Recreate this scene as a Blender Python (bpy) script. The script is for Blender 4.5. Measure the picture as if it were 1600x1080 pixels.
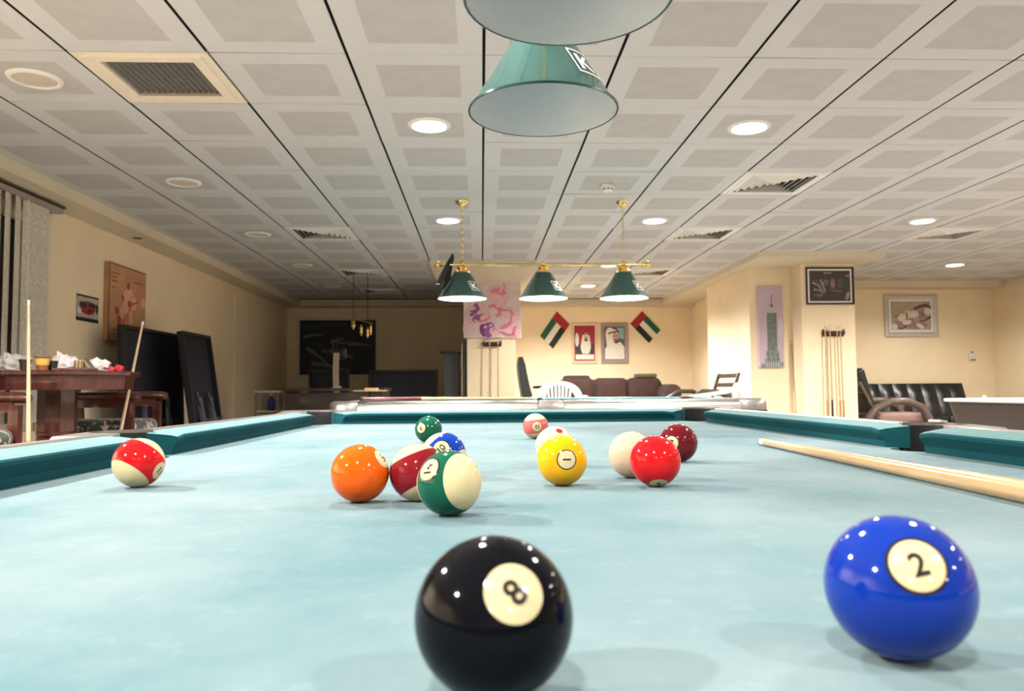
import bpy, bmesh, math, random
from mathutils import Matrix, Vector, Euler
for o in list(bpy.data.objects): bpy.data.objects.remove(o)
random.seed(7)
scene = bpy.context.scene
COL = scene.collection
R = math.radians
PI = math.pi

# ------------------------------------------------------------------ camera
CAMZ = .82
CEIL = CAMZ + 1.474
FPX, YAW, PITCH, ROLL = 1204.28, .0398, .0578, -.0075
_cy, _sy, _cp, _sp, _cr, _sr = math.cos(YAW), math.sin(YAW), math.cos(PITCH), math.sin(PITCH), math.cos(ROLL), math.sin(ROLL)
_F = Vector((_sy*_cp, _cy*_cp, _sp)); _r = Vector((_cy, -_sy, 0)); _u = _r.cross(_F)
CR = _r*_cr + _u*_sr; CU = -_r*_sr + _u*_cr; CF = _F
cam_d = bpy.data.cameras.new('camera'); cam = bpy.data.objects.new('camera', cam_d); COL.objects.link(cam)
cam.matrix_world = Matrix(((CR.x, CU.x, -CF.x, 0), (CR.y, CU.y, -CF.y, 0), (CR.z, CU.z, -CF.z, CAMZ), (0, 0, 0, 1)))
cam_d.sensor_width = 36; cam_d.sensor_fit = 'HORIZONTAL'; cam_d.lens = FPX/1600*36
cam_d.clip_start = .02; cam_d.clip_end = 100
cam_d.dof.use_dof = True; cam_d.dof.focus_distance = 1.15; cam_d.dof.aperture_fstop = 13.0
scene.camera = cam

def at(x, y, X=None, Y=None, Z=None):
    """point where the ray through a photo pixel meets a plane of the room"""
    d = CF + CR*((x-800)/FPX) + CU*((540-y)/FPX)
    if X is not None: t = X/d.x
    elif Y is not None: t = Y/d.y
    else: t = (Z-CAMZ)/d.z
    return Vector((0, 0, CAMZ)) + d*t

# ------------------------------------------------------------------ world, exposure
w = bpy.data.worlds.new('world'); scene.world = w; w.use_nodes = True
w.node_tree.nodes['Background'].inputs[0].default_value = (.006, .007, .01, 1)
w.node_tree.nodes['Background'].inputs[1].default_value = 1
vs = scene.view_settings
vs.view_transform = 'Standard'; vs.look = 'None'; vs.gamma = 1; vs.use_curve_mapping = False; vs.exposure = 1.28
LAMP_W = 150.0        # each ceiling downlight
BULB_W = 9.0          # each bulb of the lit billiard lamp

# ------------------------------------------------------------------ materials
def lin(c):
    if isinstance(c, str):
        c = c.lstrip('#'); v = [int(c[i:i+2], 16)/255 for i in (0, 2, 4)]
        return tuple(((x+.055)/1.055)**2.4 if x > .04045 else x/12.92 for x in v)
    return c
MATS = {}
def mat(name, col, rough=.5, metal=0, var=.06, scale=40, emit=None, es=0, sheen=0, spec=.5, trans=0, alpha=1, bump=0, col2=None, bscale=None, coat=0):
    if name in MATS: return MATS[name]
    m = bpy.data.materials.new(name); m.use_nodes = True; nt = m.node_tree; b = nt.nodes['Principled BSDF']
    c = lin(col)
    tc = nt.nodes.new('ShaderNodeTexCoord')
    nz = nt.nodes.new('ShaderNodeTexNoise'); nz.inputs['Scale'].default_value = scale; nz.inputs['Detail'].default_value = 4
    nt.links.new(tc.outputs['Object'], nz.inputs['Vector'])
    rp = nt.nodes.new('ShaderNodeValToRGB')
    lo = lin(col2) if col2 else tuple(max(0, x*(1-var)) for x in c)
    hi = c if col2 else tuple(min(1, x*(1+var)) for x in c)
    rp.color_ramp.elements[0].position = .3; rp.color_ramp.elements[1].position = .7
    rp.color_ramp.elements[0].color = (*lo, 1); rp.color_ramp.elements[1].color = (*hi, 1)
    nt.links.new(nz.outputs['Fac'], rp.inputs['Fac']); nt.links.new(rp.outputs['Color'], b.inputs['Base Color'])
    b.inputs['Roughness'].default_value = rough; b.inputs['Metallic'].default_value = metal
    b.inputs['Specular IOR Level'].default_value = spec
    if sheen:
        b.inputs['Sheen Weight'].default_value = sheen; b.inputs['Sheen Roughness'].default_value = .5
    if coat: b.inputs['Coat Weight'].default_value = coat; b.inputs['Coat Roughness'].default_value = .05
    if emit: b.inputs['Emission Color'].default_value = (*lin(emit), 1); b.inputs['Emission Strength'].default_value = es
    if trans: b.inputs['Transmission Weight'].default_value = trans
    if alpha < 1: b.inputs['Alpha'].default_value = alpha
    if bump:
        n2 = nt.nodes.new('ShaderNodeTexNoise'); n2.inputs['Scale'].default_value = bscale or scale*6; n2.inputs['Detail'].default_value = 3
        nt.links.new(tc.outputs['Object'], n2.inputs['Vector'])
        bp = nt.nodes.new('ShaderNodeBump'); bp.inputs['Strength'].default_value = bump; bp.inputs['Distance'].default_value = .01
        nt.links.new(n2.outputs['Fac'], bp.inputs['Height']); nt.links.new(bp.outputs['Normal'], b.inputs['Normal'])
    MATS[name] = m; return m

def wood(name, a, bcol, rough=.3, scale=6, axis=(1, 12, 12), coat=.3):
    m = mat(name, a, rough, coat=coat); nt = m.node_tree
    nz = [n for n in nt.nodes if n.type == 'TEX_NOISE'][0]; rp = [n for n in nt.nodes if n.type == 'VALTORGB'][0]
    mp = nt.nodes.new('ShaderNodeMapping'); mp.inputs['Scale'].default_value = axis
    tc = [n for n in nt.nodes if n.type == 'TEX_COORD'][0]
    nt.links.new(tc.outputs['Object'], mp.inputs['Vector']); nt.links.new(mp.outputs['Vector'], nz.inputs['Vector'])
    nz.inputs['Scale'].default_value = scale; nz.inputs['Distortion'].default_value = .6
    rp.color_ramp.elements[0].color = (*lin(a), 1); rp.color_ramp.elements[1].color = (*lin(bcol), 1)
    return m

def cloth(name, base, chalk, amount=.5, sheen=.4):
    """billiard cloth: teal wool with paler chalk-worn patches and marks of its own"""
    m = mat(name, base, .95, sheen=sheen, spec=.15); nt = m.node_tree; b = nt.nodes['Principled BSDF']
    tc = [n for n in nt.nodes if n.type == 'TEX_COORD'][0]; rp = [n for n in nt.nodes if n.type == 'VALTORGB'][0]
    nz = [n for n in nt.nodes if n.type == 'TEX_NOISE'][0]
    nz.inputs['Scale'].default_value = 3.2; nz.inputs['Detail'].default_value = 8; nz.inputs['Roughness'].default_value = .68
    rp.color_ramp.elements[0].position = .34; rp.color_ramp.elements[1].position = .68
    rp.color_ramp.elements[0].color = (*lin(base), 1); rp.color_ramp.elements[1].color = (*lin(chalk), 1)
    sp = nt.nodes.new('ShaderNodeTexNoise'); sp.inputs['Scale'].default_value = 34; sp.inputs['Detail'].default_value = 5; sp.inputs['Roughness'].default_value = .8
    nt.links.new(tc.outputs['Object'], sp.inputs['Vector'])
    r2 = nt.nodes.new('ShaderNodeValToRGB'); r2.color_ramp.elements[0].position = .56; r2.color_ramp.elements[1].position = .74
    r2.color_ramp.elements[0].color = (0, 0, 0, 1); r2.color_ramp.elements[1].color = (amount,)*3+(1,)
    nt.links.new(sp.outputs['Fac'], r2.inputs['Fac'])
    mx = nt.nodes.new('ShaderNodeMix'); mx.data_type = 'RGBA'
    nt.links.new(r2.outputs['Color'], mx.inputs['Factor']); nt.links.new(rp.outputs['Color'], mx.inputs['A'])
    mx.inputs['B'].default_value = (*[min(1, x*1.25) for x in lin(chalk)], 1)
    nt.links.new(mx.outputs['Result'], b.inputs['Base Color'])
    n2 = nt.nodes.new('ShaderNodeTexNoise'); n2.inputs['Scale'].default_value = 900
    nt.links.new(tc.outputs['Object'], n2.inputs['Vector'])
    bp = nt.nodes.new('ShaderNodeBump'); bp.inputs['Strength'].default_value = .12; bp.inputs['Distance'].default_value = .001
    nt.links.new(n2.outputs['Fac'], bp.inputs['Height']); nt.links.new(bp.outputs['Normal'], b.inputs['Normal'])
    return m

def floral(name, cols, scale=22):
    """woven flower pattern: voronoi cells coloured through a stepped ramp"""
    m = mat(name, cols[0], .85, sheen=.2); nt = m.node_tree; b = nt.nodes['Principled BSDF']
    tc = [n for n in nt.nodes if n.type == 'TEX_COORD'][0]; rp = [n for n in nt.nodes if n.type == 'VALTORGB'][0]
    v = nt.nodes.new('ShaderNodeTexNoise'); v.inputs['Scale'].default_value = scale; v.inputs['Detail'].default_value = 2; v.inputs['Distortion'].default_value = 1.5
    nt.links.new(tc.outputs['Object'], v.inputs['Vector']); nt.links.new(v.outputs['Fac'], rp.inputs['Fac'])
    cr = rp.color_ramp; cr.interpolation = 'CONSTANT'
    cr.elements[0].position = 0; cr.elements[0].color = (*lin(cols[0]), 1); cr.elements[1].position = .56; cr.elements[1].color = (*lin(cols[1]), 1)
    e = cr.elements.new(.62); e.color = (*lin(cols[2]), 1)
    e = cr.elements.new(.4); e.color = (*lin(cols[0]), 1)
    return m

M_wall = mat('cream_wall_paint', (.88, .73, .51), .75, var=.03, scale=3, bump=.03, bscale=120)
M_tile = mat('ceiling_tile_paint', (.60, .605, .605), .6, var=.02, scale=5)
M_perf = mat('perforated_tile_metal', (.49, .485, .475), .65, var=.05, scale=9, bump=.12, bscale=350)
M_gap = mat('ceiling_gap', (.012, .01, .008), .9)
M_bulk = mat('bulkhead_paint', (.70, .61, .45), .7, var=.02, scale=3)
M_floor = mat('beige_floor_tile', (.22, .20, .185), .3, var=.04, scale=2)
M_white = mat('white_enamel', (.82, .80, .76), .4, var=.02)
M_trim = mat('cream_trim', (.80, .72, .58), .5, var=.03)
M_black = mat('black_plastic', (.012, .012, .014), .35)
M_blackm = mat('matte_black', (.010, .010, .011), .8)
M_glow = mat('lit_diffuser', (.9, .9, .9), .4, emit=(1, .94, .82), es=14)
M_off = mat('unlit_diffuser', (.62, .55, .47), .45, var=.02)
M_brass = mat('polished_brass', (.83, .62, .25), .14, metal=1, var=.08)
M_green = mat('green_lamp_enamel', (.012, .058, .052), .22, var=.05, coat=.4)
M_shin = mat('white_lamp_lining', (.50, .52, .53), .45, var=.02)
M_bulb = mat('lit_bulb', (1, 1, 1), .3, emit=(1, .96, .88), es=40)
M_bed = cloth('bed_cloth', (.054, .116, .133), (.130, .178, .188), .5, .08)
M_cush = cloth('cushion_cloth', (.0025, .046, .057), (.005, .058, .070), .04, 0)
M_cutop = cloth('glare_cushion_top', (.055, .135, .145), (.085, .165, .172), .2, .08)  # same cloth as the dark faces, overhead glare painted into the colour
M_alu = mat('brushed_aluminium', (.62, .60, .57), .28, metal=1, var=.1, scale=15)
M_cast = mat('grey_corner_casting', (.30, .28, .27), .3, metal=.8, var=.15)
M_apron = mat('dark_table_laminate', (.020, .014, .012), .4, var=.3)
M_ash = wood('pale_ash', (.42, .31, .18), (.54, .42, .27), .28, 5, (30, 30, 2))
M_honey = wood('honey_wood', (.33, .15, .045), (.48, .27, .10), .22, 5, (25, 25, 1.5), .6)
M_maroonw = wood('maroon_stain', (.06, .008, .012), (.14, .02, .028), .3, 5, (20, 20, 2))
M_mahog = wood('mahogany', (.026, .005, .004), (.085, .017, .011), .28, 5, (8, 8, 1.5), .5)
M_walnut = wood('brown_bentwood', (.075, .048, .036), (.15, .10, .078), .45, 5, (10, 10, 2))
M_tip = mat('cue_tip_leather', (.02, .10, .12), .8)
M_ferr = mat('white_ferrule', (.75, .72, .64), .35)
M_navy = mat('navy_table_top', (.004, .005, .016), .6, var=.3, scale=6)
M_steel = mat('grey_steel', (.32, .33, .36), .35, metal=.9)
M_sofa = mat('brown_sofa_fabric', (.048, .021, .015), .85, sheen=.08, var=.2, scale=12)
M_leather = mat('black_leather', (.012, .013, .014), .32, var=.2, bump=.1, bscale=60)
M_plastic = mat('white_chair_plastic', (.62, .60, .55), .4, var=.02)
M_cream = mat('ball_cream', (.50, .42, .24), .07, var=.01, spec=.3)

# ------------------------------------------------------------------ mesh helpers
class MB:
    def __init__(s): s.v = []; s.f = []; s.m = []
    def add(s, vs, fs, mi=0, M=None):
        o = len(s.v)
        for p in vs:
            p = Vector(p); s.v.append(tuple(M @ p) if M else tuple(p))
        for f in fs: s.f.append([i+o for i in f]); s.m.append(mi)
        return s
    def box(s, c, d, mi=0, M=None, rz=0, taper=1):
        x, y, z = d[0]/2, d[1]/2, d[2]/2
        T = Matrix.Translation(c) @ Matrix.Rotation(rz, 4, 'Z')
        if M: T = M @ T
        t = taper
        vs = [(-x*t, -y*t, -z), (x*t, -y*t, -z), (x*t, y*t, -z), (-x*t, y*t, -z), (-x, -y, z), (x, -y, z), (x, y, z), (-x, y, z)]
        return s.add(vs, [(0, 3, 2, 1), (4, 5, 6, 7), (0, 1, 5, 4), (1, 2, 6, 5), (2, 3, 7, 6), (3, 0, 4, 7)], mi, T)
    def loft(s, loops, cap=True, mi=0, M=None, closed=False):
        n = len(loops[0]); vs = [p for l in loops for p in l]; fs = []
        L = len(loops)
        for a in range(L if closed else L-1):
            b = (a+1) % L
            for i in range(n):
                j = (i+1) % n; fs.append((a*n+i, a*n+j, b*n+j, b*n+i))
        if cap and not closed:
            fs.append(tuple(reversed(range(n)))); fs.append(tuple((L-1)*n+i for i in range(n)))
        return s.add(vs, fs, mi, M)
    def prism(s, poly, z0, z1, mi=0, M=None):
        return s.loft([[(x, y, z0) for x, y in poly], [(x, y, z1) for x, y in poly]], True, mi, M)
    def lathe(s, prof, n=24, mi=0, M=None, cap=True):
        return s.loft([[(r*math.cos(2*PI*i/n), r*math.sin(2*PI*i/n), z) for i in range(n)] for r, z in prof], cap, mi, M)
    def tube(s, path, r, n=8, mi=0, M=None, closed=False, flat=1.0):
        P = [Vector(p) for p in path]; L = len(P); loops = []; prev = None
        for i, p in enumerate(P):
            if closed: t = P[(i+1) % L]-P[i-1]
            else: t = P[min(i+1, L-1)]-P[max(i-1, 0)]
            t.normalize()
            if prev is None:
                a = Vector((0, 0, 1)) if abs(t.z) < .9 else Vector((1, 0, 0)); nrm = (a-t*a.dot(t)).normalized()
            else: nrm = (prev-t*prev.dot(t)).normalized()
            prev = nrm; bn = t.cross(nrm); rr = r[i] if isinstance(r, (list, tuple)) else r
            loops.append([tuple(p+nrm*(math.cos(2*PI*k/n)*rr)+bn*(math.sin(2*PI*k/n)*rr*flat)) for k in range(n)])
        return s.loft(loops, True, mi, M, closed)
    def sphere(s, c, r, nu=16, nv=10, mi=0, M=None, sc=(1, 1, 1)):
        T = Matrix.Translation(c)
        if M: T = M @ T
        prof = [(max(1e-4, math.sin(PI*i/nv))*r, -math.cos(PI*i/nv)*r) for i in range(nv+1)]
        return s.loft([[(q*math.cos(2*PI*i/nu)*sc[0], q*math.sin(2*PI*i/nu)*sc[1], z*sc[2]) for i in range(nu)] for q, z in prof], True, mi, T)
    def rbox(s, c, d, r=.02, mi=0, M=None, seg=3):
        """box with rounded edges all round"""
        x, y, z = d[0]/2, d[1]/2, d[2]/2; r = min(r, x*.98, y*.98, z*.98)
        def rr(q, k):
            out = []
            for cx, cy, a0 in ((x-r, y-r, 0), (-x+r, y-r, PI/2), (-x+r, -y+r, PI), (x-r, -y+r, 3*PI/2)):
                for i in range(seg+1):
                    a = a0+PI/2*i/seg; out.append((cx+k*math.cos(a), cy+k*math.sin(a), q))
            return out
        lv = []
        for i in range(seg+1): a = PI/2*i/seg; lv.append(rr(-z+r-r*math.cos(a), max(r*math.sin(a), r*.02)))
        for i in range(seg+1): a = PI/2*i/seg; lv.append(rr(z-r+r*math.sin(a), max(r*math.cos(a), r*.02)))
        T = Matrix.Translation(c)
        if M: T = M @ T
        return s.loft(lv, True, mi, T)
    def build(s, name, mats, parent=None, smooth=None, M=None):
        me = bpy.data.meshes.new(name); me.from_pydata(s.v, [], s.f)
        if not isinstance(mats, (list, tuple)): mats = [mats]
        for m in mats: me.materials.append(m)
        me.polygons.foreach_set('material_index', s.m)
        if smooth:
            bm = bmesh.new(); bm.from_mesh(me); bmesh.ops.recalc_face_normals(bm, faces=bm.faces)
            a = R(smooth)
            for f in bm.faces: f.smooth = True
            for e in bm.edges:
                if len(e.link_faces) == 2 and e.calc_face_angle(0) > a: e.smooth = False
            bm.to_mesh(me); bm.free()
        else:
            bm = bmesh.new(); bm.from_mesh(me); bmesh.ops.recalc_face_normals(bm, faces=bm.faces); bm.to_mesh(me); bm.free()
        me.update()
        o = bpy.data.objects.new(name, me); COL.objects.link(o)
        if parent: o.parent = parent
        if M: o.matrix_local = M
        return o

def inst(src, name, parent=None, loc=None, rot=None, M=None):
    o = src.copy(); o.name = name; COL.objects.link(o); o.parent = parent
    for k in list(o.keys()):
        if k in ('label', 'category', 'group', 'kind'): del o[k]
    if loc is not None: o.location = loc
    if rot is not None: o.rotation_euler = rot
    if M is not None: o.matrix_local = M
    return o
def tag(o, label=None, cat=None, group=None, kind=None):
    if label: o['label'] = label
    if cat: o['category'] = cat
    if group: o['group'] = group
    if kind: o['kind'] = kind
    return o
def thing(name, label, cat, loc=(0, 0, 0), rz=0, group=None, M=None):
    o = bpy.data.objects.new(name, None); COL.objects.link(o); o.empty_display_size = .1
    if M: o.matrix_world = M
    else: o.location = loc; o.rotation_euler = (0, 0, rz)
    return tag(o, label, cat, group)
def struct(name, mb, m, parent=None, smooth=None):
    o = mb.build(name, m, parent, smooth)
    if not parent: o['kind'] = 'structure'
    return o
def tree_copy(src, label, loc, rz, group=None):
    """copy a thing with its parts and sub-parts"""
    r = src.copy(); COL.objects.link(r); r.location = loc; r.rotation_euler = (0, 0, rz); r['label'] = label
    if group: r['group'] = group
    for ch in src.children:
        c = ch.copy(); COL.objects.link(c); c.parent = r
        for g in ch.children:
            d = g.copy(); COL.objects.link(d); d.parent = c
    return r
def text_geo(s, size, maxe, bold=0):
    cu = bpy.data.curves.new('t', 'FONT'); cu.body = s; cu.size = size; cu.align_x = 'CENTER'; cu.align_y = 'CENTER'; cu.resolution_u = 4; cu.offset = bold
    o = bpy.data.objects.new('t', cu); COL.objects.link(o)
    dg = bpy.context.evaluated_depsgraph_get(); dg.update()
    me = bpy.data.meshes.new_from_object(o.evaluated_get(dg))
    bm = bmesh.new(); bm.from_mesh(me); bmesh.ops.triangulate(bm, faces=bm.faces)
    for _ in range(7):
        es = [e for e in bm.edges if e.calc_length() > maxe]
        if not es: break
        bmesh.ops.subdivide_edges(bm, edges=es, cuts=1); bmesh.ops.triangulate(bm, faces=bm.faces)
    bm.verts.ensure_lookup_table(); bm.verts.index_update()
    xs = [v.co.x for v in bm.verts]; ys = [v.co.y for v in bm.verts]; cx = (min(xs)+max(xs))/2; cy = (min(ys)+max(ys))/2
    vs = [(v.co.x-cx, v.co.y-cy) for v in bm.verts]; fs = [tuple(v.index for v in f.verts) for f in bm.faces]
    bm.free(); bpy.data.objects.remove(o); bpy.data.curves.remove(cu)
    return vs, fs
NUM = {k: text_geo(k, .0125 if len(k) == 1 else .0112, .0018, .00022) for k in ('1', '2', '3', '5', '6', '7', '8', '10', '11', '12', '14', '15')}
KGEO = text_geo('K', .075, .02, .0016)

# ------------------------------------------------------------------ room shell
GX, GY, T = .0176, 3.318, .6
XL, XR, YB, YRB, YREAR = -3.22, 7.30, 12.9, 10.7, -5.0
SOF = .085
struct('floor', MB().box(((XL+XR)/2, (YREAR+YB)/2, -.05), (XR-XL+.6, YB-YREAR+.6, .1)), M_floor)
# left wall with a window opening
WY0, WY1, WZ0, WZ1 = 3.2, 5.72, .55, CEIL-.16
b = MB()
b.box((XL-.1, (YREAR+WY0)/2, 1.3), (.2, WY0-YREAR, 2.6)); b.box((XL-.1, (WY1+YB)/2, 1.3), (.2, YB-WY1, 2.6))
b.box((XL-.1, (WY0+WY1)/2, WZ0/2), (.2, WY1-WY0, WZ0)); b.box((XL-.1, (WY0+WY1)/2, (WZ1+2.6)/2), (.2, WY1-WY0, 2.6-WZ1))
struct('wall_left', b, M_wall)
struct('wall_back', MB().box(((XL+3.5)/2, YB+.1, 1.3), (3.5-XL+.4, .2, 2.6)), M_wall)
struct('wall_right', MB().box((XR+.1, (YREAR+YRB)/2, 1.3), (.2, YRB-YREAR, 2.6)), M_wall)
struct('wall_right_back', MB().box(((4.3+XR)/2+.1, YRB+.1, 1.3), (XR-4.3+.2, .2, 2.6)), M_wall)
struct('wall_rear', MB().box(((XL+XR)/2, YREAR-.1, 1.3), (XR-XL+.4, .2, 2.6)), M_wall)
# pillars and the return walls of the alcove
YA, YBF, YF = 8.63, 8.95, 10.2
xa0 = at(1255, 560, Y=YA).x; xa1 = at(1338, 560, Y=YA).x
struct('wall_pillar', MB().box(((xa0+xa1)/2, YA+.55, 1.3), (xa1-xa0, 1.1, 2.6)), M_wall)
xb0 = at(1173, 560, Y=YBF).x
struct('wall_niche', MB().box(((xb0+xa0)/2+.05, YBF+.85, 1.3), (xa0-xb0+.1, 1.7, 2.6)), M_wall)
xal = at(1080, 560, Y=YB).x
struct('wall_alcove', MB().box((xal+.3, (YBF+.9+YB)/2, 1.3), (.6, YB-YBF-.9, 2.6)), M_wall)
xf0 = at(730, 580, Y=YF).x; xf1 = at(806, 580, Y=YF).x
struct('wall_pillar_centre', MB().box(((xf0+xf1)/2, YF+.3, 1.3), (xf1-xf0, .6, 2.6)), M_wall)
struct('wall_light_block', MB().box((xf0+.17, (YF+.6+YB)/2, 1.3), (.2, YB-YF-.6, 2.6)), M_wall)  # unseen partition, added to keep light out of the dark corner
# bulkheads round the edge of the ceiling and round the pillars
struct('ceiling_bulkhead_left', MB().box(((XL-2.945)/2, (YREAR+YB)/2, CEIL-SOF+.15), (-2.945-XL, YB-YREAR, .3)), M_bulk)
struct('ceiling_bulkhead_back', MB().box(((-2.945+3.5)/2, (12.6+YB)/2, CEIL-SOF+.15), (3.5+2.945, YB-12.6, .3)), M_bulk)
struct('ceiling_bulkhead_right', MB().box(((4.42+XR)/2, (10.4+YRB)/2, CEIL-SOF+.15), (XR-4.42, YRB-10.4, .3)), M_bulk)
struct('ceiling_bulkhead_pillar', MB().box(((3.0+4.42)/2, (8.17+12.6)/2, CEIL-.055+.15), (1.42, 12.6-8.17, .3)), M_bulk)
struct('ceiling_bulkhead_centre', MB().box(((-.58+.62)/2, (8.69+12.6)/2, CEIL-.05+.15), (1.2, 12.6-8.69, .3)), M_bulk)

# ceiling: dark void, tiles as single pieces
LIT = [(-.5, 1.5), (2.5, 1.5), (-.5, 5.5), (2.5, 5.5), (6.5, 5.5), (9.5, 9.5), (2.5, 9.5), (2.5, 12.5), (9.5, 5.5), (6.5, 1.5), (9.5, 1.5),
       (-.5, -2.5), (2.5, -2.5), (6.5, -2.5), (-3.5, -2.5), (9.5, -2.5), (-.5, -6.5), (2.5, -6.5), (6.5, -6.5), (-3.5, -6.5), (-.5, -10.5), (2.5, -10.5), (6.5, -10.5)]
UNLIT = [(-3.5, .5), (-3.5, 3.5), (-3.5, 6.5), (-3.5, 9.5), (-3.5, 12.5)]
VENT = [(-2.5, .5), (-2.5, 6.5), (-2.5, 10.5), (-2.5, 13.5), (3.5, 3.5), (3.5, 6.5), (3.5, 10.5), (7.5, 6.5)]
cp = lambda c, r: (GX+T*c, GY+T*r)
ceil = struct('ceiling', MB().box(((XL+XR)/2, (YREAR+YB)/2, CEIL+.07), (XR-XL+.2, YB-YREAR+.2, .1)), M_gap)
def tile_geo(b, cx=0, cy=0, z=0):
    hx, hy, q, h = .2935, .2978, .19, .012
    o = [(-hx, -hy), (hx, -hy), (hx, hy), (-hx, hy)]; i = [(-q, -q), (q, -q), (q, q), (-q, q)]
    e = .0015
    oi = [(x-math.copysign(e, x), y-math.copysign(e, y)) for x, y in o]
    vs = [(cx+x, cy+y, z+h) for x, y in o] + [(cx+x, cy+y, z+e) for x, y in o] + [(cx+x, cy+y, z) for x, y in oi] + [(cx+x, cy+y, z) for x, y in i] + [(cx+x, cy+y, z+.0012) for x, y in i]
    fs = [(0, 1, 2, 3)]; mi = [2]
    for a in (0, 4, 8, 12):
        for k in range(4): j = (k+1) % 4; fs.append((a+k, a+j, a+4+j, a+4+k)); mi.append(2 if a == 0 else 0)
    fs.append((16, 17, 18, 19)); mi.append(1)
    n = len(b.v); b.v += vs; b.f += [[q+n for q in f] for f in fs]; b.m += mi
    return b
tile0 = None; rest = MB()
for c in range(-5, 12):
    for r in range(-14, 15):
        cc, rr = c+.5, r+.5
        if (cc, rr) in VENT: continue
        x, y = cp(cc, rr)
        if x > XR-.1 or y < YREAR or y > 12.7: continue
        if (x > 3.05 and y > 8.6 and x < 4.4) or (x > 3.4 and y > 10.5) or (-.5 < x < .6 and y > 9.1): continue
        if r < -2: tile_geo(rest, x, y, CEIL); continue
        if tile0 is None:
            tile0 = tile_geo(MB()).build('ceiling_tile', [M_tile, M_perf, M_gap], ceil); tile0.location = (x, y, CEIL); t = tile0
        else: t = inst(tile0, 'ceiling_tile', ceil, (x, y, CEIL))
        t.rotation_euler = (random.uniform(-.0022, .0022), random.uniform(-.0022, .0022), 0)
        if (cc, rr) == (-.5, 1.5): t.rotation_euler = (-.012, 0, 0); t.location.z -= .003
        if (cc, rr) == (1.5, 5.5): t.rotation_euler = (-.014, .004, 0); t.location.z -= .004
ro = rest.build('ceiling_tile_field', [M_tile, M_perf, M_gap], ceil); ro['kind'] = 'stuff'

# ------------------------------------------------------------------ ceiling fittings
PLACE = {(-.5, 1.5): 'lit round downlight nearest the unlit lamp, on its left', (2.5, 1.5): 'lit round downlight nearest the unlit lamp, on its right',
         (-.5, 5.5): 'lit round downlight just left of the lit lamp, above its left shade', (2.5, 5.5): 'lit round downlight just right of the lit lamp chain',
         (6.5, 5.5): 'lit round downlight on the right, beside a dark square vent', (9.5, 9.5): 'small lit round downlight farthest to the right, near the flower picture',
         (2.5, 9.5): 'lit round downlight half hidden by the brass bar of the lit lamp', (2.5, 12.5): 'smallest lit downlight above the flags, between the lamp shades',
         (-3.5, .5): 'large unlit round downlight at the top left corner', (-3.5, 3.5): 'second unlit round downlight from the top left corner',
         (-3.5, 6.5): 'third unlit round downlight along the left side of the ceiling', (-3.5, 9.5): 'fourth unlit round downlight, dim, towards the dark corner',
         (-3.5, 12.5): 'farthest unlit downlight in the dark back corner'}
DIM = {(9.5, 9.5): .45, (9.5, 5.5): .6, (2.5, 12.5): 1.6, **{(c_, r_): .55 for c_ in (-.5, 2.5, 6.5, 9.5) for r_ in (-2.5, -6.5, -10.5)}, (-.5, 1.5): .85, (2.5, 1.5): .85, (2.5, 9.5): .85, (-3.5, -2.5): 2.3, (-3.5, -6.5): 1.7, (6.5, 5.5): .85}    # per-lamp output tuned to balance the bed against the walls
d_ring = d_lit = d_off = None
for lst, on in ((LIT, True), (UNLIT, False)):
    for cr in lst:
        x, y = cp(*cr)
        t = thing('downlight', PLACE.get(cr, 'lit round downlight overhead behind the viewer'), 'downlight', (x, y, CEIL), 0, 'round ceiling downlights')
        if d_ring is None:
            pr = [(.092, -.004), (.095, -.011), (.104, -.013), (.116, -.008), (.121, 0), (.092, 0)]
            d_ring = MB().lathe(pr, 28, cap=False).build('ring', M_white, t, 40); d_ring.data.materials[0] = M_white
        else: inst(d_ring, 'ring', t)
        if on:
            if d_lit is None: d_lit = MB().lathe([(.002, -.014), (.06, -.0125), (.094, -.006), (.094, -.001)], 24).build('diffuser', M_glow, t, 40)
            else: inst(d_lit, 'diffuser', t)
            L = bpy.data.lights.new('downlight_beam', 'SPOT'); L.energy = LAMP_W*DIM.get(cr, 1); L.spot_size = R({(-.5, 5.5): 118, (-.5, 1.5): 146}.get(cr, 158)); L.spot_blend = .55; L.shadow_soft_size = .06
            L.color = (1, .96, .90)
            lo = bpy.data.objects.new('downlight_beam', L); COL.objects.link(lo); lo.parent = t; lo.location = (0, 0, -.03)
        else:
            if d_off is None: d_off = MB().lathe([(.002, -.006), (.094, -.006), (.094, -.001)], 24).build('diffuser', M_off, t, 40)
            else: inst(d_off, 'diffuser', t)

VL = {(-2.5, .5): 'large square return grille with dark slats at the top left', (-2.5, 6.5): 'white square diffuser on the left ceiling, second row of vents from the viewer',
      (-2.5, 10.5): 'dim square diffuser in the left of the ceiling, third from the viewer', (-2.5, 13.5): 'farthest square diffuser in the dark part of the ceiling',
      (3.5, 3.5): 'largest square diffuser on the right ceiling, with stepped louvres', (3.5, 6.5): 'square diffuser right of the lit lamp chain, beyond the largest one',
      (3.5, 10.5): 'small far diffuser right of the lit lamp brass bar end', (7.5, 6.5): 'dark square diffuser at the far right beside a lit downlight'}
fr = None; lv = {}
def ring_sq(b, a0, z0, a1, z1, th=.002):
    """sloped square louvre ring from half-size a0 at z0 to a1 at z1"""
    def sq(a, z): return [(-a, -a, z), (a, -a, z), (a, a, z), (-a, a, z)]
    b.loft([sq(a0, z0), sq(a1, z1), sq(a1-th, z1), sq(a0-th, z0)], False, closed=True)
    return b
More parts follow.
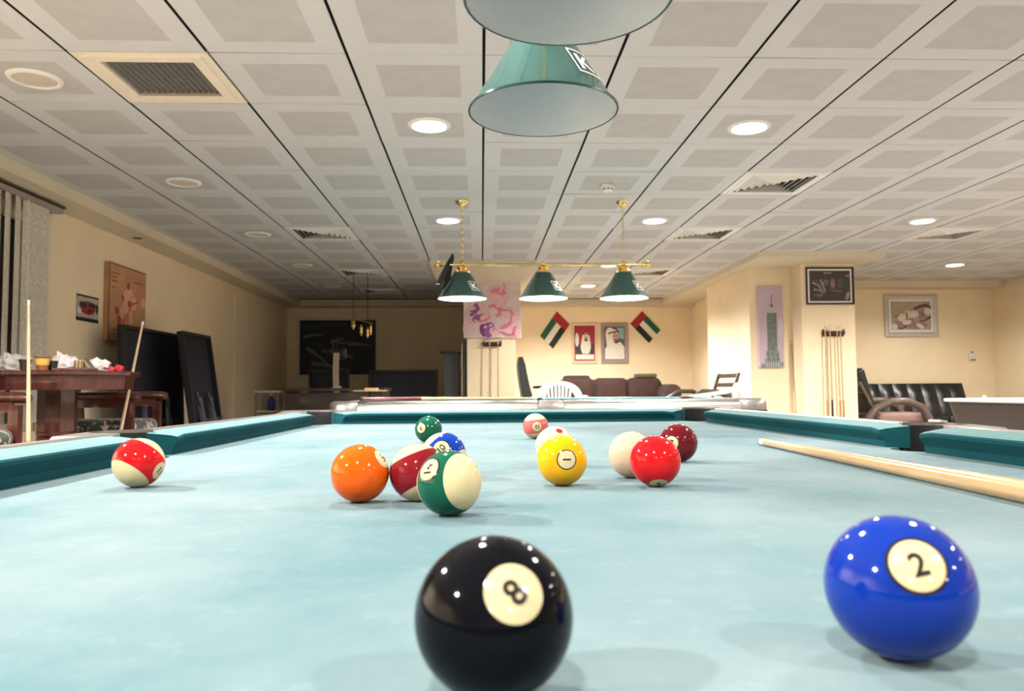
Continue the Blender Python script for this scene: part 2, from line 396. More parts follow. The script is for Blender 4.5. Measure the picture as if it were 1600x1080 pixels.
for i, cr in enumerate(VENT):
    x, y = cp(*cr)
    t = thing('ceiling_vent', VL[cr], 'air vent', (x, y, CEIL), 0, 'square ceiling vents')
    if i == 0:
        b = MB(); ring_sq(b, .2955, .0, .2955, .010, .045)
        for a0, z0, a1, z1, th in ((.258, -.002, .252, .0, .06), ): ring_sq(b, a0, 0, a0, -.006, .05)
        b.build('frame', M_trim, t); ring_sq(MB(), .208, -.004, .200, .055, .004).build('throat', M_trim, t)
        MB().box((0, 0, .062), (.40, .40, .004)).build('back_plate', mat('dark_duct', (.05, .045, .04), .7), t)
        s0 = None
        for k in range(14):
            xx = -.182+k*.028
            if s0 is None:
                s0 = MB().box((0, 0, 0), (.004, .385, .024), M=Matrix.Rotation(R(28), 4, 'Y')).build('slat', mat('dusty_slat', (.20, .18, .16), .5), t); s0.location = (xx, 0, .012)
            else: inst(s0, 'slat', t, (xx, 0, .012))
        MB().box((0, .188, .006), (.40, .026, .012)).build('cross_bar', mat('dusty_bar', (.32, .27, .22), .6), t)
    else:
        if fr is None:
            b = MB(); ring_sq(b, .2955, 0, .2955, .010, .035); ring_sq(b, .262, -.005, .262, .004, .03)
            fr = b.build('frame', M_white, t); bk = MB().box((0, 0, .05), (.5, .5, .004)).build('back_plate', M_blackm, t)
            for k in range(5): lv[k] = ring_sq(MB(), .228-.042*k, .026, .203-.042*k, -.004, .003).build('louvre', M_white, t)
            md = MB().box((0, 0, .0), (.03, .03, .004)).build('centre_plate', M_white, t)
        else:
            inst(fr, 'frame', t); inst(bk, 'back_plate', t); inst(md, 'centre_plate', t)
            for k in range(5): inst(lv[k], 'louvre', t)
# smoke detector
x, y = cp(1.5, 3.5)
t = thing('smoke_detector', 'small white round smoke detector on the ceiling above the lit lamp', 'detector', (x, y+.05, CEIL))
MB().lathe([(.05, 0), (.055, -.012), (.052, -.022), (.03, -.022)], 20).build('base', M_white, t, 40)
MB().lathe([(.034, -.022), (.036, -.036), (.028, -.046), (.002, -.048)], 20).build('head', M_white, t, 40)
b = MB()
for k in range(8): a = k*PI/4; b.box((.035*math.cos(a), .035*math.sin(a), -.030), (.008, .012, .006), rz=a)
b.build('vent_slots', M_black, t)
# sprinkler-like spots under the left bulkhead
for px, py, lb in ((215, 372, 'small dark recessed spot in the left bulkhead above the orchid picture'),):
    p = at(px, py, Z=CEIL-SOF)
    t = thing('recessed_spot', lb, 'spot', p)
    MB().lathe([(.03, 0), (.034, -.004), (.045, -.004), (.048, 0)], 18).build('ring', M_cast, t, 40); MB().lathe([(.002, -.001), (.03, -.001)], 18).build('lens', M_black, t)

# ------------------------------------------------------------------ billiard lamps
def billiard_lamp(label, centre, along, spacing, rim_z, lit):
    t = thing('billiard_lamp', label, 'lamp', (centre[0], centre[1], rim_z), along, 'three-shade billiard lamps')
    H, rb, rt, bar = .205, .19, .062, .265
    # local x runs along the bar; z = 0 at the shade rims
    L = spacing+.17
    MB().tube([(-L, 0, bar), (L, 0, bar)], .011, 12).build('bar', M_brass, t, 40)
    for sx in (-1, 1):
        MB().sphere((sx*(L+.02), 0, bar), .026, 14, 8).lathe([(.018, -.012), (.024, 0), (.018, .012)], 14, M=Matrix.Translation((sx*(L-.01), 0, bar)) @ Matrix.Rotation(PI/2, 4, 'Y')).build('finial', M_brass, t, 50)
    for k in (-1, 0, 1):
        S = MB().lathe([(rt, H), (rb-.004, .006), (rb+.003, .003), (rb+.003, -.002), (rb-.001, -.002)], 40, M=Matrix.Translation((k*spacing, 0, 0)), cap=False).build('shade', M_green, t, 40)
        MB().lathe([(rt-.004, H-.004), (rb-.007, .004), (rb-.002, -.0015)], 40, M=Matrix.Translation((k*spacing, 0, 0)), cap=False).build('lining', M_shin, S, 40)
        MB().lathe([(rt+.004, H-.006), (rt+.002, H+.006), (.045, H+.014), (.036, H+.026), (.043, H+.036), (.028, H+.046), (.016, H+.058), (.02, H+.068), (.012, H+.085)], 20, M=Matrix.Translation((k*spacing, 0, 0))).build('brass_cap', M_brass, t, 50)
        # square K emblem printed on the cone
        th0 = R(-90)+R(45)-along
        def onto(u, v):
            f = .42+v/.24; r = (rt+(rb-rt)*(1-f))+.0012; a = th0+u/r
            return (k*spacing+r*math.cos(a), r*math.sin(a), H*f)
        b = MB(); vs, fs = KGEO
        b.add([onto(x*1.1, y) for x, y in vs], fs)
        s = .043; w_ = .005
        for (x0, y0, x1, y1) in ((-s, s-w_, s, s), (-s, -s, s, -s+w_), (-s, -s, -s+w_, s), (s-w_, -s, s, s)):
            n = 6
            pts = [(x0+(x1-x0)*i/n, y0) for i in range(n+1)], [(x0+(x1-x0)*i/n, y1) for i in range(n+1)]
            b.add([onto(*p) for p in pts[0]]+[onto(*p) for p in pts[1]], [(i, i+1, n+2+i, n+1+i) for i in range(n)])
        b.build('emblem', M_white, S)
        if lit:
            MB().sphere((k*spacing, 0, .10), .032, 14, 10, sc=(1, 1, 1.25)).lathe([(.014, .135), (.014, H)], 10, M=Matrix.Translation((k*spacing, 0, 0))).build('bulb', M_bulb, S, 60)
            P = bpy.data.lights.new('bulb_light', 'POINT'); P.energy = BULB_W; P.color = (1, .93, .80); P.shadow_soft_size = .035
            po = bpy.data.objects.new('bulb_light', P); COL.objects.link(po); po.parent = t; po.location = (k*spacing, 0, .05)
        else:
            MB().sphere((k*spacing, 0, .13), .03, 14, 10, sc=(1, 1, 1.25)).build('bulb', M_shin, S, 60)
    topz = CEIL-rim_z
    for k in (-1, 1):
        xx = k*spacing
        b = MB(); z = bar+.02; n = 0
        b.lathe([(.014, bar-.015), (.02, bar), (.014, bar+.02), (.008, bar+.035)], 12, M=Matrix.Translation((xx, 0, 0)))
        b.build('bar_collar', M_brass, t, 50)
        b = MB(); z = bar+.03
        while z < topz-.05:
            a = (n % 2)*PI/2
            b.tube([(xx+math.cos(a)*.0085*math.cos(q), math.sin(a)*.0085*math.cos(q), z+.012+.0155*math.sin(q)) for q in [2*PI*i/8 for i in range(8)]], .0022, 5, closed=True)
            z += .0245; n += 1
        b.build('chain', M_brass, t, 60)
        MB().lathe([(.052, topz), (.05, topz-.012), (.03, topz-.028), (.014, topz-.036), (.012, topz-.05), (.004, topz-.056)], 20, M=Matrix.Translation((xx, 0, 0))).build('ceiling_rose', M_brass, t, 50)
    if not lit: return t
    return t
RIMZ = CAMZ+.715
billiard_lamp('unlit green lamp overhead, two big shades seen from below', (.162, 1.365, 0), PI/2, .575, RIMZ, False)
billiard_lamp('lit green three-shade lamp on a brass bar over the far table', (.485, 5.95, 0), 0, .631, RIMZ-.005, True)
# black strap over the left end of the lit lamp's bar
e = at(707, 404, Y=5.95)
t = thing('black_strap', 'long black folded strap hung over the left end of the brass bar', 'strap', (e.x, 5.95, e.z-.24))
for k, (dx, dy, tw) in enumerate(((-.115, -.03, .2), (-.055, .03, -.1))):
    b = MB(); lo = []
    for q in range(7):
        f = q/6; x0 = dx*f; z0 = .26*(1-f)+.012*math.sin(PI*(1-f)); wd = .012+.016*f
        lo.append([(x0-wd, dy*min(1, f*4)-.006, z0), (x0+wd, dy*min(1, f*4)-.006, z0), (x0+wd, dy*min(1, f*4)+.006, z0), (x0-wd, dy*min(1, f*4)+.006, z0)])
    b.loft(lo); b.build('strap_tail', mat('black_webbing', (.015, .015, .017), .6), t)
MB().tube([(0, .02*math.cos(a), .247+.02*math.sin(a)) for a in [2*PI*i/12 for i in range(12)]], .012, 8, closed=True).build('loop', MATS['black_webbing'], t, 50)
MB().box((-.112, -.037, .035), (.03, .004, .008)).build('label_tab', M_white, t)

# ------------------------------------------------------------------ pool tables
BED = CAMZ-.11
def pool_table(label, loc, rz):
    """local: long axis y, origin on the floor under the middle"""
    t = thing('pool_table', label, 'pool table', loc, rz, 'teal cloth pool tables')
    HX, HY = .635, 1.27
    CM, SM = .083, .066
    # bed with pocket cut-outs
    poly = []
    ex, ey = HX+.035, HY+.035
    def arc(cx, cy, r, a0, a1, n=8): return [(cx+r*math.cos(a0+(a1-a0)*i/n), cy+r*math.sin(a0+(a1-a0)*i/n)) for i in range(n+1)]
    pc = .028; pr = .066
    def corner(sx, sy):
        cx, cy = sx*(HX+pc), sy*(HY+pc); q = math.sqrt(pr**2-(.035-pc)**2)
        a = [(sx*ex, cy-sy*q), (cx-sx*q, sy*ey)]
        # arc through the inner side
        a0 = math.atan2(a[0][1]-cy, a[0][0]-cx); a1 = math.atan2(a[1][1]-cy, a[1][0]-cx); am = math.atan2(-sy, -sx)
        def un(x, ref):
            while x-ref > PI: x -= 2*PI
            while x-ref < -PI: x += 2*PI
            return x
        a0 = un(a0, am); a1 = un(a1, am)
        return arc(cx, cy, pr, a0, a1)
    def side(sx):
        cx = sx*(HX+.055); r = .062
        q = math.sqrt(max(1e-6, r*r-(ex-abs(cx))**2))
        return cx, r, q
    cx, r, q = side(1)
    def un2(l): return l
    poly += list(reversed(corner(1, -1)))
    a = math.atan2(-q, ex-cx); b_ = math.atan2(q, ex-cx)
    poly += arc(cx, 0, r, a % (2*PI), b_ % (2*PI))
    poly += corner(1, 1)
    poly += list(reversed(corner(-1, 1)))
    cx2 = -cx; poly += arc(cx2, 0, r, math.atan2(q, -(ex-cx)) , math.atan2(-q, -(ex-cx)))
    poly += corner(-1, -1)
    MB().prism(poly, BED-.03, BED).build('bed', M_bed, t)
    # cushions: profile swept along each nose line
    prof = [(.0025, .0355), (.0, .033), (.0005, .028), (.010, .012), (.012, -.001), (.05, -.001), (.05, .0425), (.03, .0405), (.012, .038)]
    def cushion(A, Bp, N, ea, eb):
        A = Vector(A); Bp = Vector(Bp); N = Vector(N); D = (Bp-A).normalized(); lo = []
        for end, base, sg, k in ((0, A, -1, ea), (1, Bp, 1, eb)):
            seq = []
            for j in (0, 1):
                f = j
                seq.append((f, base+D*(-sg*.03*(1-f)), sg))
            if end == 0: seq = seq[::-1]
            for f, p0, sgn in seq:
                drop = .003*f
                lo.append([tuple(p0+N*u+D*(sgn*k*u*f)+Vector((0, 0, BED+z-(drop*1.2 if z > .02 else 0)))) for u, z in prof])
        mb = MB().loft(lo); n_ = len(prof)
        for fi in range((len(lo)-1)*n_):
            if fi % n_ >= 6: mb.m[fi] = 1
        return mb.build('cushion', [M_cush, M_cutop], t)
    kc, ks = 1/math.tan(R(42)), 1/math.tan(R(72))
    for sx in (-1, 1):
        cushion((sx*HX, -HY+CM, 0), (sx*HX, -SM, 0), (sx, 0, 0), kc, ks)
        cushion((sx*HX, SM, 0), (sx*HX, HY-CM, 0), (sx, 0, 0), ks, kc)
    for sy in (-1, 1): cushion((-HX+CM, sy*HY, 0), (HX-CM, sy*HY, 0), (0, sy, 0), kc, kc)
    # rails
    rp = [(.05, -.03), (.05, .0425), (.056, .0445), (.085, .0435), (.11, .039), (.132, .030), (.148, .016), (.156, -.002), (.156, -.03)]
    def rail(A, Bp, N):
        A = Vector(A); Bp = Vector(Bp); N = Vector(N)
        return MB().loft([[tuple(p+N*u+Vector((0, 0, BED+z))) for u, z in rp] for p in (A, Bp)]).build('rail', M_alu, t, 40)
    for sx in (-1, 1):
        rail((sx*HX, -HY+.035, 0), (sx*HX, -.085, 0), (sx, 0, 0)); rail((sx*HX, .085, 0), (sx*HX, HY-.035, 0), (sx, 0, 0))
    for sy in (-1, 1): rail((-HX+.035, sy*HY, 0), (HX-.035, sy*HY, 0), (0, sy, 0))
    # corner and side castings with pocket liners
    for sx in (-1, 1):
        for sy in (-1, 1):
            cx, cy = sx*(HX+pc), sy*(HY+pc); am = math.atan2(sy, sx)
            inner = arc(cx, cy, .068, am-R(128), am+R(128), 14)
            # outer outline: along the rail ends, round the outside corner
            X0, Y0 = HX-.035+.003, HY-.035+.003; O = .158; rr = .085
            out = [(X0, HY+.052), (X0, HY+O)] + [(HX+O-rr+rr*math.cos(a), HY+O-rr+rr*math.sin(a)) for a in [PI/2-PI/2*i/8 for i in range(9)]] + [(HX+O, Y0), (HX+.052, Y0)]
            out = [(sx*x, sy*y) for x, y in out]
            ins = [(sx*(x-(.004)), sy*(y-.004)) for x, y in [(abs(px), abs(py)) for px, py in out]]
            if (out[0][0]-inner[0][0])**2+(out[0][1]-inner[0][1])**2 > (out[-1][0]-inner[0][0])**2+(out[-1][1]-inner[0][1])**2: inner = inner[::-1]
            # quad strip between inner arc and outer outline
            n = max(len(inner), len(out))
            def res(l, n):
                return [tuple(Vector(l[min(len(l)-1, int(i*(len(l)-1)/(n-1)))]).lerp(Vector(l[min(len(l)-1, int(i*(len(l)-1)/(n-1))+1)]), (i*(len(l)-1)/(n-1)) % 1)) for i in range(n)]
            A_, B_ = res(inner, 28), res(out, 28)
            b = MB(); zt, zb = BED+.0455, BED-.03
            lo = []
            for p, q_ in zip(A_, B_):
                m_ = (p[0]*.12+q_[0]*.88, p[1]*.12+q_[1]*.88); m2 = (p[0]*.4+q_[0]*.6, p[1]*.4+q_[1]*.6)
                lo.append([(p[0], p[1], zb), (p[0], p[1], zt), (m2[0], m2[1], zt), (m_[0], m_[1], zt-.009), (q_[0], q_[1], zt-.028), (q_[0], q_[1], zb)])
            b.loft(lo); b.build('corner_casting', M_cast, t, 50)
            lin_ = [arc(cx, cy, rr_, am-R(112), am+R(112), 16) for rr_ in (.0675, .063)]
            b = MB(); b.loft([[(p[0], p[1], BED-.13), (p[0], p[1], BED+.040), (q_[0], q_[1], BED+.040), (q_[0], q_[1], BED-.13)] for p, q_ in zip(*lin_)])
            b.prism(arc(cx, cy, .066, 0, 2*PI, 16)[:-1], BED-.134, BED-.128); b.build('pocket', M_black, t, 50)
        cx = sx*(HX+.055); am = 0 if sx > 0 else PI
        inner = arc(cx, 0, .064, am-R(100), am+R(100), 12); O = .16
        out = [(sx*(HX+.052), -.083), (sx*(HX+O), -.083), (sx*(HX+O+.004), 0), (sx*(HX+O), .083), (sx*(HX+.052), .083)]
        if sx < 0: inner = inner[::-1]
        def res2(l, n):
            return [tuple(Vector(l[min(len(l)-1, int(i*(len(l)-1)/(n-1)))]).lerp(Vector(l[min(len(l)-1, int(i*(len(l)-1)/(n-1))+1)]), (i*(len(l)-1)/(n-1)) % 1)) for i in range(n)]
        lo = []
        for p, q_ in zip(res2(inner, 21), res2(out, 21)):
            m_ = (p[0]*.25+q_[0]*.75, p[1]*.25+q_[1]*.75); zt, zb = BED+.0455, BED-.03
            lo.append([(p[0], p[1], zb), (p[0], p[1], zt), (m_[0], m_[1], zt-.004), (q_[0], q_[1], zt-.028), (q_[0], q_[1], zb)])
        MB().loft(lo).build('side_casting', M_cast, t, 50)
        lin_ = [arc(cx, 0, rr_, am-R(93), am+R(93), 16) for rr_ in (.0635, .059)]
        b = MB(); b.loft([[(p[0], p[1], BED-.13), (p[0], p[1], BED+.040), (q_[0], q_[1], BED+.040), (q_[0], q_[1], BED-.13)] for p, q_ in zip(*lin_)])
        b.prism(arc(cx, 0, .062, 0, 2*PI, 16)[:-1], BED-.134, BED-.128); b.build('pocket', M_black, t, 50)
    # cabinet and legs
    b = MB(); O = .150
    for sx in (-1, 1): b.box((sx*(HX+O-.012), 0, BED-.13), (.024, 2*(HY+O)-.02, .20))
    for sy in (-1, 1): b.box((0, sy*(HY+O-.012), BED-.13), (2*(HX+O)-.06, .024, .20))
    b.build('apron', M_apron, t)
    MB().box((0, 0, BED-.2), (2*HX+.12, 2*HY+.12, .12)).build('sub_frame', M_apron, t)
    for sx in (-1, 1):
        for sy in (-1, 1): MB().box((sx*.55, sy*1.1, .29), (.17, .17, .58), taper=.75).build('leg', M_apron, t)
    return t
TX, TY = -.5387+.635, 2.605-1.27
pt1 = pool_table('teal pool table filling the foreground, with balls on it', (TX, TY, 0), 0)
p2 = at(861, 628, Y=4.95)
pt2 = pool_table('second pool table standing crosswise beyond the first one', (p2.x, 4.95+.791, 0), PI/2)
# strip of grey tape on the near table's right side pocket
tp = MB().rbox((0, 0, 0), (.020, .026, .006), .002).build('pocket_tape', mat('grey_tape', (.32, .30, .28), .6), pt1)
tp.location = (.635+.100, .045, BED+.0465); tp.rotation_euler = (0, .15, .4)

# ------------------------------------------------------------------ balls
BR = .02858
def ball(label, colour, pos, n, up, num=None, stripe=False, ring=True, dot=None):
    """n: number direction, up: numeral's up, both as (right, up, towards viewer) seen from the camera"""
    c = Vector((pos[0], pos[1], BED+BR))
    tw = (Vector((0, 0, CAMZ))-c).normalized(); ri = CF.cross(CU).normalized(); ri = (ri-tw*ri.dot(tw)).normalized(); uu = tw.cross(ri)
    toW = lambda v: ri*v[0]+uu*v[1]+tw*v[2]
    z = toW(n).normalized(); y = toW(up); y = (y-z*y.dot(z)).normalized(); x = y.cross(z)
    Mx = Matrix(((x.x, y.x, z.x, c.x), (x.y, y.y, z.y, c.y), (x.z, y.z, z.z, c.z), (0, 0, 0, 1)))
    t = thing('billiard_ball', label, 'ball', M=Mx, group='billiard balls on the near table')
    cm = mat('ball_'+colour[0], tuple(x*.72 for x in colour[1]), .07, var=.01, spec=.12 if colour[0] == 'black' else .3)
    MB().sphere((0, 0, 0), BR, 64, 40).build('body', M_cream if stripe else cm, t, 180)
    if stripe:
        # band round the ball, its pole along local y
        hw = .53; lo = []; g0 = math.asin(hw); rs = BR*1.0030
        for i in range(31):
            s_ = -g0+2*g0*i/30
            lo.append([(rs*math.cos(s_)*math.cos(2*PI*k/96), rs*math.sin(s_), rs*math.cos(s_)*math.sin(2*PI*k/96)) for k in range(96)])
        MB().loft(lo, False).build('stripe', cm, t, 180)
    def cap(a, off, mi, b, a0=0.0):
        rings = [a0+(a-a0)*i/8 for i in range(9)]
        b.loft([[((BR+off)*math.sin(max(q, 1e-3))*math.cos(2*PI*k/40), (BR+off)*math.sin(max(q, 1e-3))*math.sin(2*PI*k/40), (BR+off)*math.cos(max(q, 1e-3))) for k in range(40)] for q in rings], False, mi)
    if num:
        for sgn in (1, -1):
            Fm = Matrix.Identity(4) if sgn > 0 else Matrix.Rotation(PI, 4, 'Y')
            b = MB(); cap(.36, .00026, 0, b); o = b.build('number_spot', mat('ball_spot_cream', (.47, .39, .23), .12, var=.01, spec=.25), t, 180); o.matrix_local = Fm
            if ring:
                b = MB(); cap(.40, .00032, 0, b, .355); q = b.build('spot_ring', mat('ball_ink', (.008, .007, .010), .12, coat=.5), o, 180)
            vs, fs = NUM[num]; b = MB(); RR = BR+.00060
            b.add([tuple(Vector((vx, vy, math.sqrt(max(0, RR*RR-vx*vx-vy*vy))))) for vx, vy in vs], fs)
            b.build('numeral', mat('ball_ink', (.008, .007, .010), .12, coat=.5), o)
    if dot:
        b = MB(); cap(.17, .00018, 0, b); b.build('red_dot', mat('ball_red_dot', (.55, .01, .015), .1, coat=.5), t, 180)
    return t
def bp(cx, cy): p = at(cx, cy, Z=BED+BR); return (p.x, p.y)
RED = ('red', (.62, .008, .012)); MAR = ('maroon', (.13, .006, .010)); GRN = ('green', (.006, .10, .055)); BLU = ('blue', (.006, .045, .36)); ORG = ('orange', (.80, .11, .004))
ball('black 8 ball, blurred, closest to the viewer', ('black', (.004, .004, .006)), (.004, .283), (.23, .255, .9), (-.72, .62, 0), '8', ring=False)
ball('solid blue 2 ball in the right foreground', ('blue2', (.004, .030, .30)), (.170, .314), (.265, .275, .9), (-.22, .97, 0), '2')
ball('solid orange 5 ball left of the middle cluster', ORG, (-.121, .777), (.74, .52, .40), (-.6, .8, 0), '5', ring=False)
ball('red striped 11 ball alone beside the left cushion', RED, (-.401, .924), (.80, -.34, .50), (-.54, -.84, .35), '11', True, ring=False)
ball('green striped 14 ball in front of the maroon striped one', GRN, (-.029, .688), (-.64, .42, .64), (-.80, -.05, -.6), '14', True)
ball('solid yellow 1 ball with a ringed number facing the viewer', ('yellow', (.80, .42, .004)), (.092, .890), (.19, .04, .98), (1, .03, 0), '1')
ball('solid bright red 3 ball in front of the plain cue ball', RED, (.196, .872), (.10, -.90, .42), (0, .4, .9), '3', ring=False)
ball('solid maroon 7 ball at the right end of the group', MAR, (.296, 1.158), (-.35, .0, .93), (.2, .97, 0), '7')
ball('solid green 6 ball at the back left of the group', GRN, (-.112, 1.635), (-.55, .10, .83), (-.25, .95, 0), '6')
ball('pink striped 12 ball farthest back, its number upside down', ('coral', (.66, .13, .12)), (.121, 1.741), (.12, -.05, .99), (.1, -.99, 0), '12', True, ring=False)
ball('plain off-white cue ball behind the red 3 ball', ('ivory', (.64, .47, .33)), (.186, .959), (0, 1, 0), (1, 0, 0))
ball('cream cue ball with a red dot behind the yellow ball', ('ivory2', (.66, .55, .38)), bp(867, 697.5), (.23, .77, .6), (0, 0, 1), None, dot=True)
ball('blue striped 10 ball behind the green striped one', BLU, bp(693, 711), (-.10, .28, .95), (-.68, .72, -.2), '10', True)
ball('maroon striped 15 ball between the orange and green striped balls', ('wine', (.22, .008, .016)), bp(653.5, 738), (.82, .42, .36), (-.48, .85, -.2), '15', True)

# ------------------------------------------------------------------ cues
def cue(label, a, bt, length=None, group=None, butt=None, r_tip=.0062, r_butt=.0145, split=.52, shaft=None):
    """a: tip point, bt: point towards the butt end; parts built along local z from the butt"""
    a = Vector(a); bt = Vector(bt); d = (a-bt)
    if length: bt = a-d.normalized()*length; d = a-bt
    L = d.length; q = d.to_track_quat('Z', 'Y')
    t = thing('cue_stick', label, 'cue', M=Matrix.Translation(bt) @ q.to_matrix().to_4x4(), group=group)
    rad = lambda z: r_butt+(r_tip-r_butt)*(z/L)
    MB().lathe([(rad(0)*.8, 0), (rad(0), .004), (rad(0), .02)], 14).build('bumper', M_blackm, t, 40)
    MB().lathe([(rad(0), .02), (rad(L*split/2), L*split/2), (rad(L*split), L*split)], 16).build('butt', butt or M_honey, t, 40)
    MB().lathe([(rad(L*split), L*split), (rad(L*.8), L*.8), (rad(L-.035), L-.035)], 16).build('shaft', shaft or M_ash, t, 40)
    MB().lathe([(rad(L), L-.035), (rad(L), L-.010)], 14).build('ferrule', M_ferr, t, 40)
    MB().lathe([(rad(L), L-.010), (rad(L), L-.004), (rad(L)*.6, L)], 14).build('tip', M_tip, t, 40)
    return t
tip = at(1187, 690, Z=BED+.0065); far = at(1600, 769, Z=BED+.0105)
d = (far-tip); d.z = .0055*d.length
cue('honey coloured cue lying on the near table at the right', tip, tip+d, 1.36, r_butt=.0148, split=.36, shaft=wood('golden_ash', (.36, .23, .11), (.50, .35, .19), .22, 5, (25, 25, 1.5), .6))
ca = at(842, 624.5, Y=5.25); cb = at(562, 617, Y=5.02)
ca = Vector((ca.x, 5.30, BED+.052)); cb = Vector((cb.x, 5.02, BED+.060))
cue('cue with a dark red butt lying along the rail of the far table', ca, cb, butt=M_maroonw, split=.33)

# ------------------------------------------------------------------ wall pieces: frames, canvases, flags
def ell(cx, cy, rx, ry, rot=0, n=18, a0=0, a1=2*PI):
    c, s = math.cos(rot), math.sin(rot); out = []
    for i in range(n):
        a = a0+(a1-a0)*i/n; x, y = rx*math.cos(a), ry*math.sin(a); out.append((cx+x*c-y*s, cy+x*s+y*c))
    return out
def stroke(pts, w0, w1=None):
    w1 = w0 if w1 is None else w1; P = [Vector((p[0], p[1], 0)) for p in pts]; l, r_ = [], []
    for i, p in enumerate(P):
        t_ = (P[min(i+1, len(P)-1)]-P[max(i-1, 0)]).normalized(); n = Vector((-t_.y, t_.x, 0)); wd = (w0+(w1-w0)*i/(len(P)-1))/2
        l.append(((p+n*wd).x, (p+n*wd).y)); r_.append(((p-n*wd).x, (p-n*wd).y))
    return l+r_[::-1]
def print_art(t, shapes, y0, name='print'):
    """flat printed shapes in the picture plane (local x right, z up, viewer at -y)"""
    b = MB(); ms = []; k = 0
    for poly, m in shapes:
        if m not in ms: ms.append(m)
        k += 1; yy = y0-.0003-.00012*k
        b.add([(x, yy, z) for x, z in poly], [tuple(range(len(poly)))], ms.index(m))
    return b.build(name, ms, t)
def picture(name, label, cat, c, rz, w_, h_, fw, depth, fmat, pmat, shapes=(), mount=0, mmat=None, group=None):
    t = thing(name, label, cat, c, rz, group)
    if fw:
        b = MB(); W, H = w_/2, h_/2
        sq = lambda a, y: [(-W+a, y, -H+a), (W-a, y, -H+a), (W-a, y, H-a), (-W+a, y, H-a)]
        b.loft([sq(0, 0), sq(0, -depth), sq(fw*.4, -depth*1.15), sq(fw, -depth*.6), sq(fw, 0)], False, closed=True); b.build('frame', fmat, t)
        if mount:
            MB().box((0, -depth*.25, 0), (w_-2*fw, depth*.3, h_-2*fw)).build('mount', mmat, t)
        iw, ih = w_-2*fw-2*mount, h_-2*fw-2*mount
        MB().box((0, -depth*.28, 0), (iw, depth*.3, ih)).build('picture', pmat, t); y0 = -depth*.43
    else:
        MB().rbox((0, -depth/2, 0), (w_, depth, h_), .004).build('canvas', pmat, t); y0 = -depth
    if shapes: print_art(t, shapes, y0)
    return t
flat = lambda n, c, v=.08: mat('print_'+n, c, .6, var=v, scale=30)
def rect_on(Y, x0, y0, x1, y1):
    a = at(x0, y0, Y=Y); b2 = at(x1, y1, Y=Y); return Vector(((a.x+b2.x)/2, Y, (a.z+b2.z)/2)), abs(b2.x-a.x), abs(a.z-b2.z)

# flamingo canvas on the centre pillar
c, w_, h_ = rect_on(YF, 724, 437, 814, 528)
pk, pk2, pu, dk = flat('pink', (.72, .22, .33)), flat('pale_pink', (.85, .50, .55)), flat('purple', (.30, .10, .30)), flat('plum', (.20, .04, .16))
S = []
u = lambda x, y: ((x-540)/900*w_, (515-y)/900*h_)
def st(pts, w0, w1, m): S.append((stroke([u(*p) for p in pts], w0*1.5*w_/900, w1*1.5*w_/900), m))
def el(x, y, rx, ry, rot, m): S.append((ell(*u(x, y), rx*1.15*w_/900, ry*1.25*h_/900, rot), m))
for q_ in ((300, 600, 190, 120, .3), (620, 330, 170, 150, 0), (820, 720, 150, 210, .3), (480, 830, 170, 120, 0), (180, 820, 90, 70, 0)): el(*q_, flat('pale_wash', (.74, .52, .54), .15))
st([(600, 640), (660, 600), (640, 520), (560, 470), (490, 490)], 40, 34, pk); el(640, 265, 110, 48, -.1, pk); el(560, 330, 60, 40, .5, pk2); st([(660, 270), (690, 210), (720, 130)], 16, 22, pk2); st([(720, 130), (740, 190), (730, 230)], 16, 10, pk)
st([(645, 300), (640, 400), (640, 500)], 40, 46, pk2); st([(640, 500), (700, 540), (830, 540)], 34, 20, pk); st([(830, 540), (860, 620), (830, 720), (780, 800)], 26, 40, pk)
st([(270, 440), (320, 520), (270, 580), (190, 620)], 50, 34, pu); st([(190, 555), (230, 560), (280, 545)], 10, 22, dk); el(370, 660, 130, 55, .25, pk); el(300, 660, 70, 40, .5, pu); el(420, 640, 70, 28, .5, pk2); st([(260, 690), (340, 740), (420, 730)], 20, 12, pk2)
el(470, 800, 95, 55, .3, pu); el(400, 850, 50, 80, .2, dk); el(480, 880, 60, 70, 0, pu); el(560, 870, 50, 55, .6, pk2); el(430, 800, 26, 14, .3, pk2); el(520, 775, 30, 12, .4, pk2)
el(800, 860, 130, 60, -.2, pk2); el(900, 720, 40, 90, .2, pk2); el(740, 790, 80, 28, .4, pk); el(880, 860, 26, 70, -.3, pk); st([(650, 870), (760, 930), (920, 940)], 20, 14, pk); st([(700, 880), (800, 920), (880, 900)], 8, 8, dk)
st([(190, 780), (205, 830), (180, 860)], 14, 6, pk2); st([(560, 870), (540, 840), (580, 820), (610, 850)], 8, 8, dk)
picture('flamingo_canvas', 'square canvas of pink flamingos on the centre pillar', 'picture', c, 0, w_, h_, 0, .03, None, mat('canvas_pink_white', (.72, .62, .58), .7, var=.12, scale=7), S)

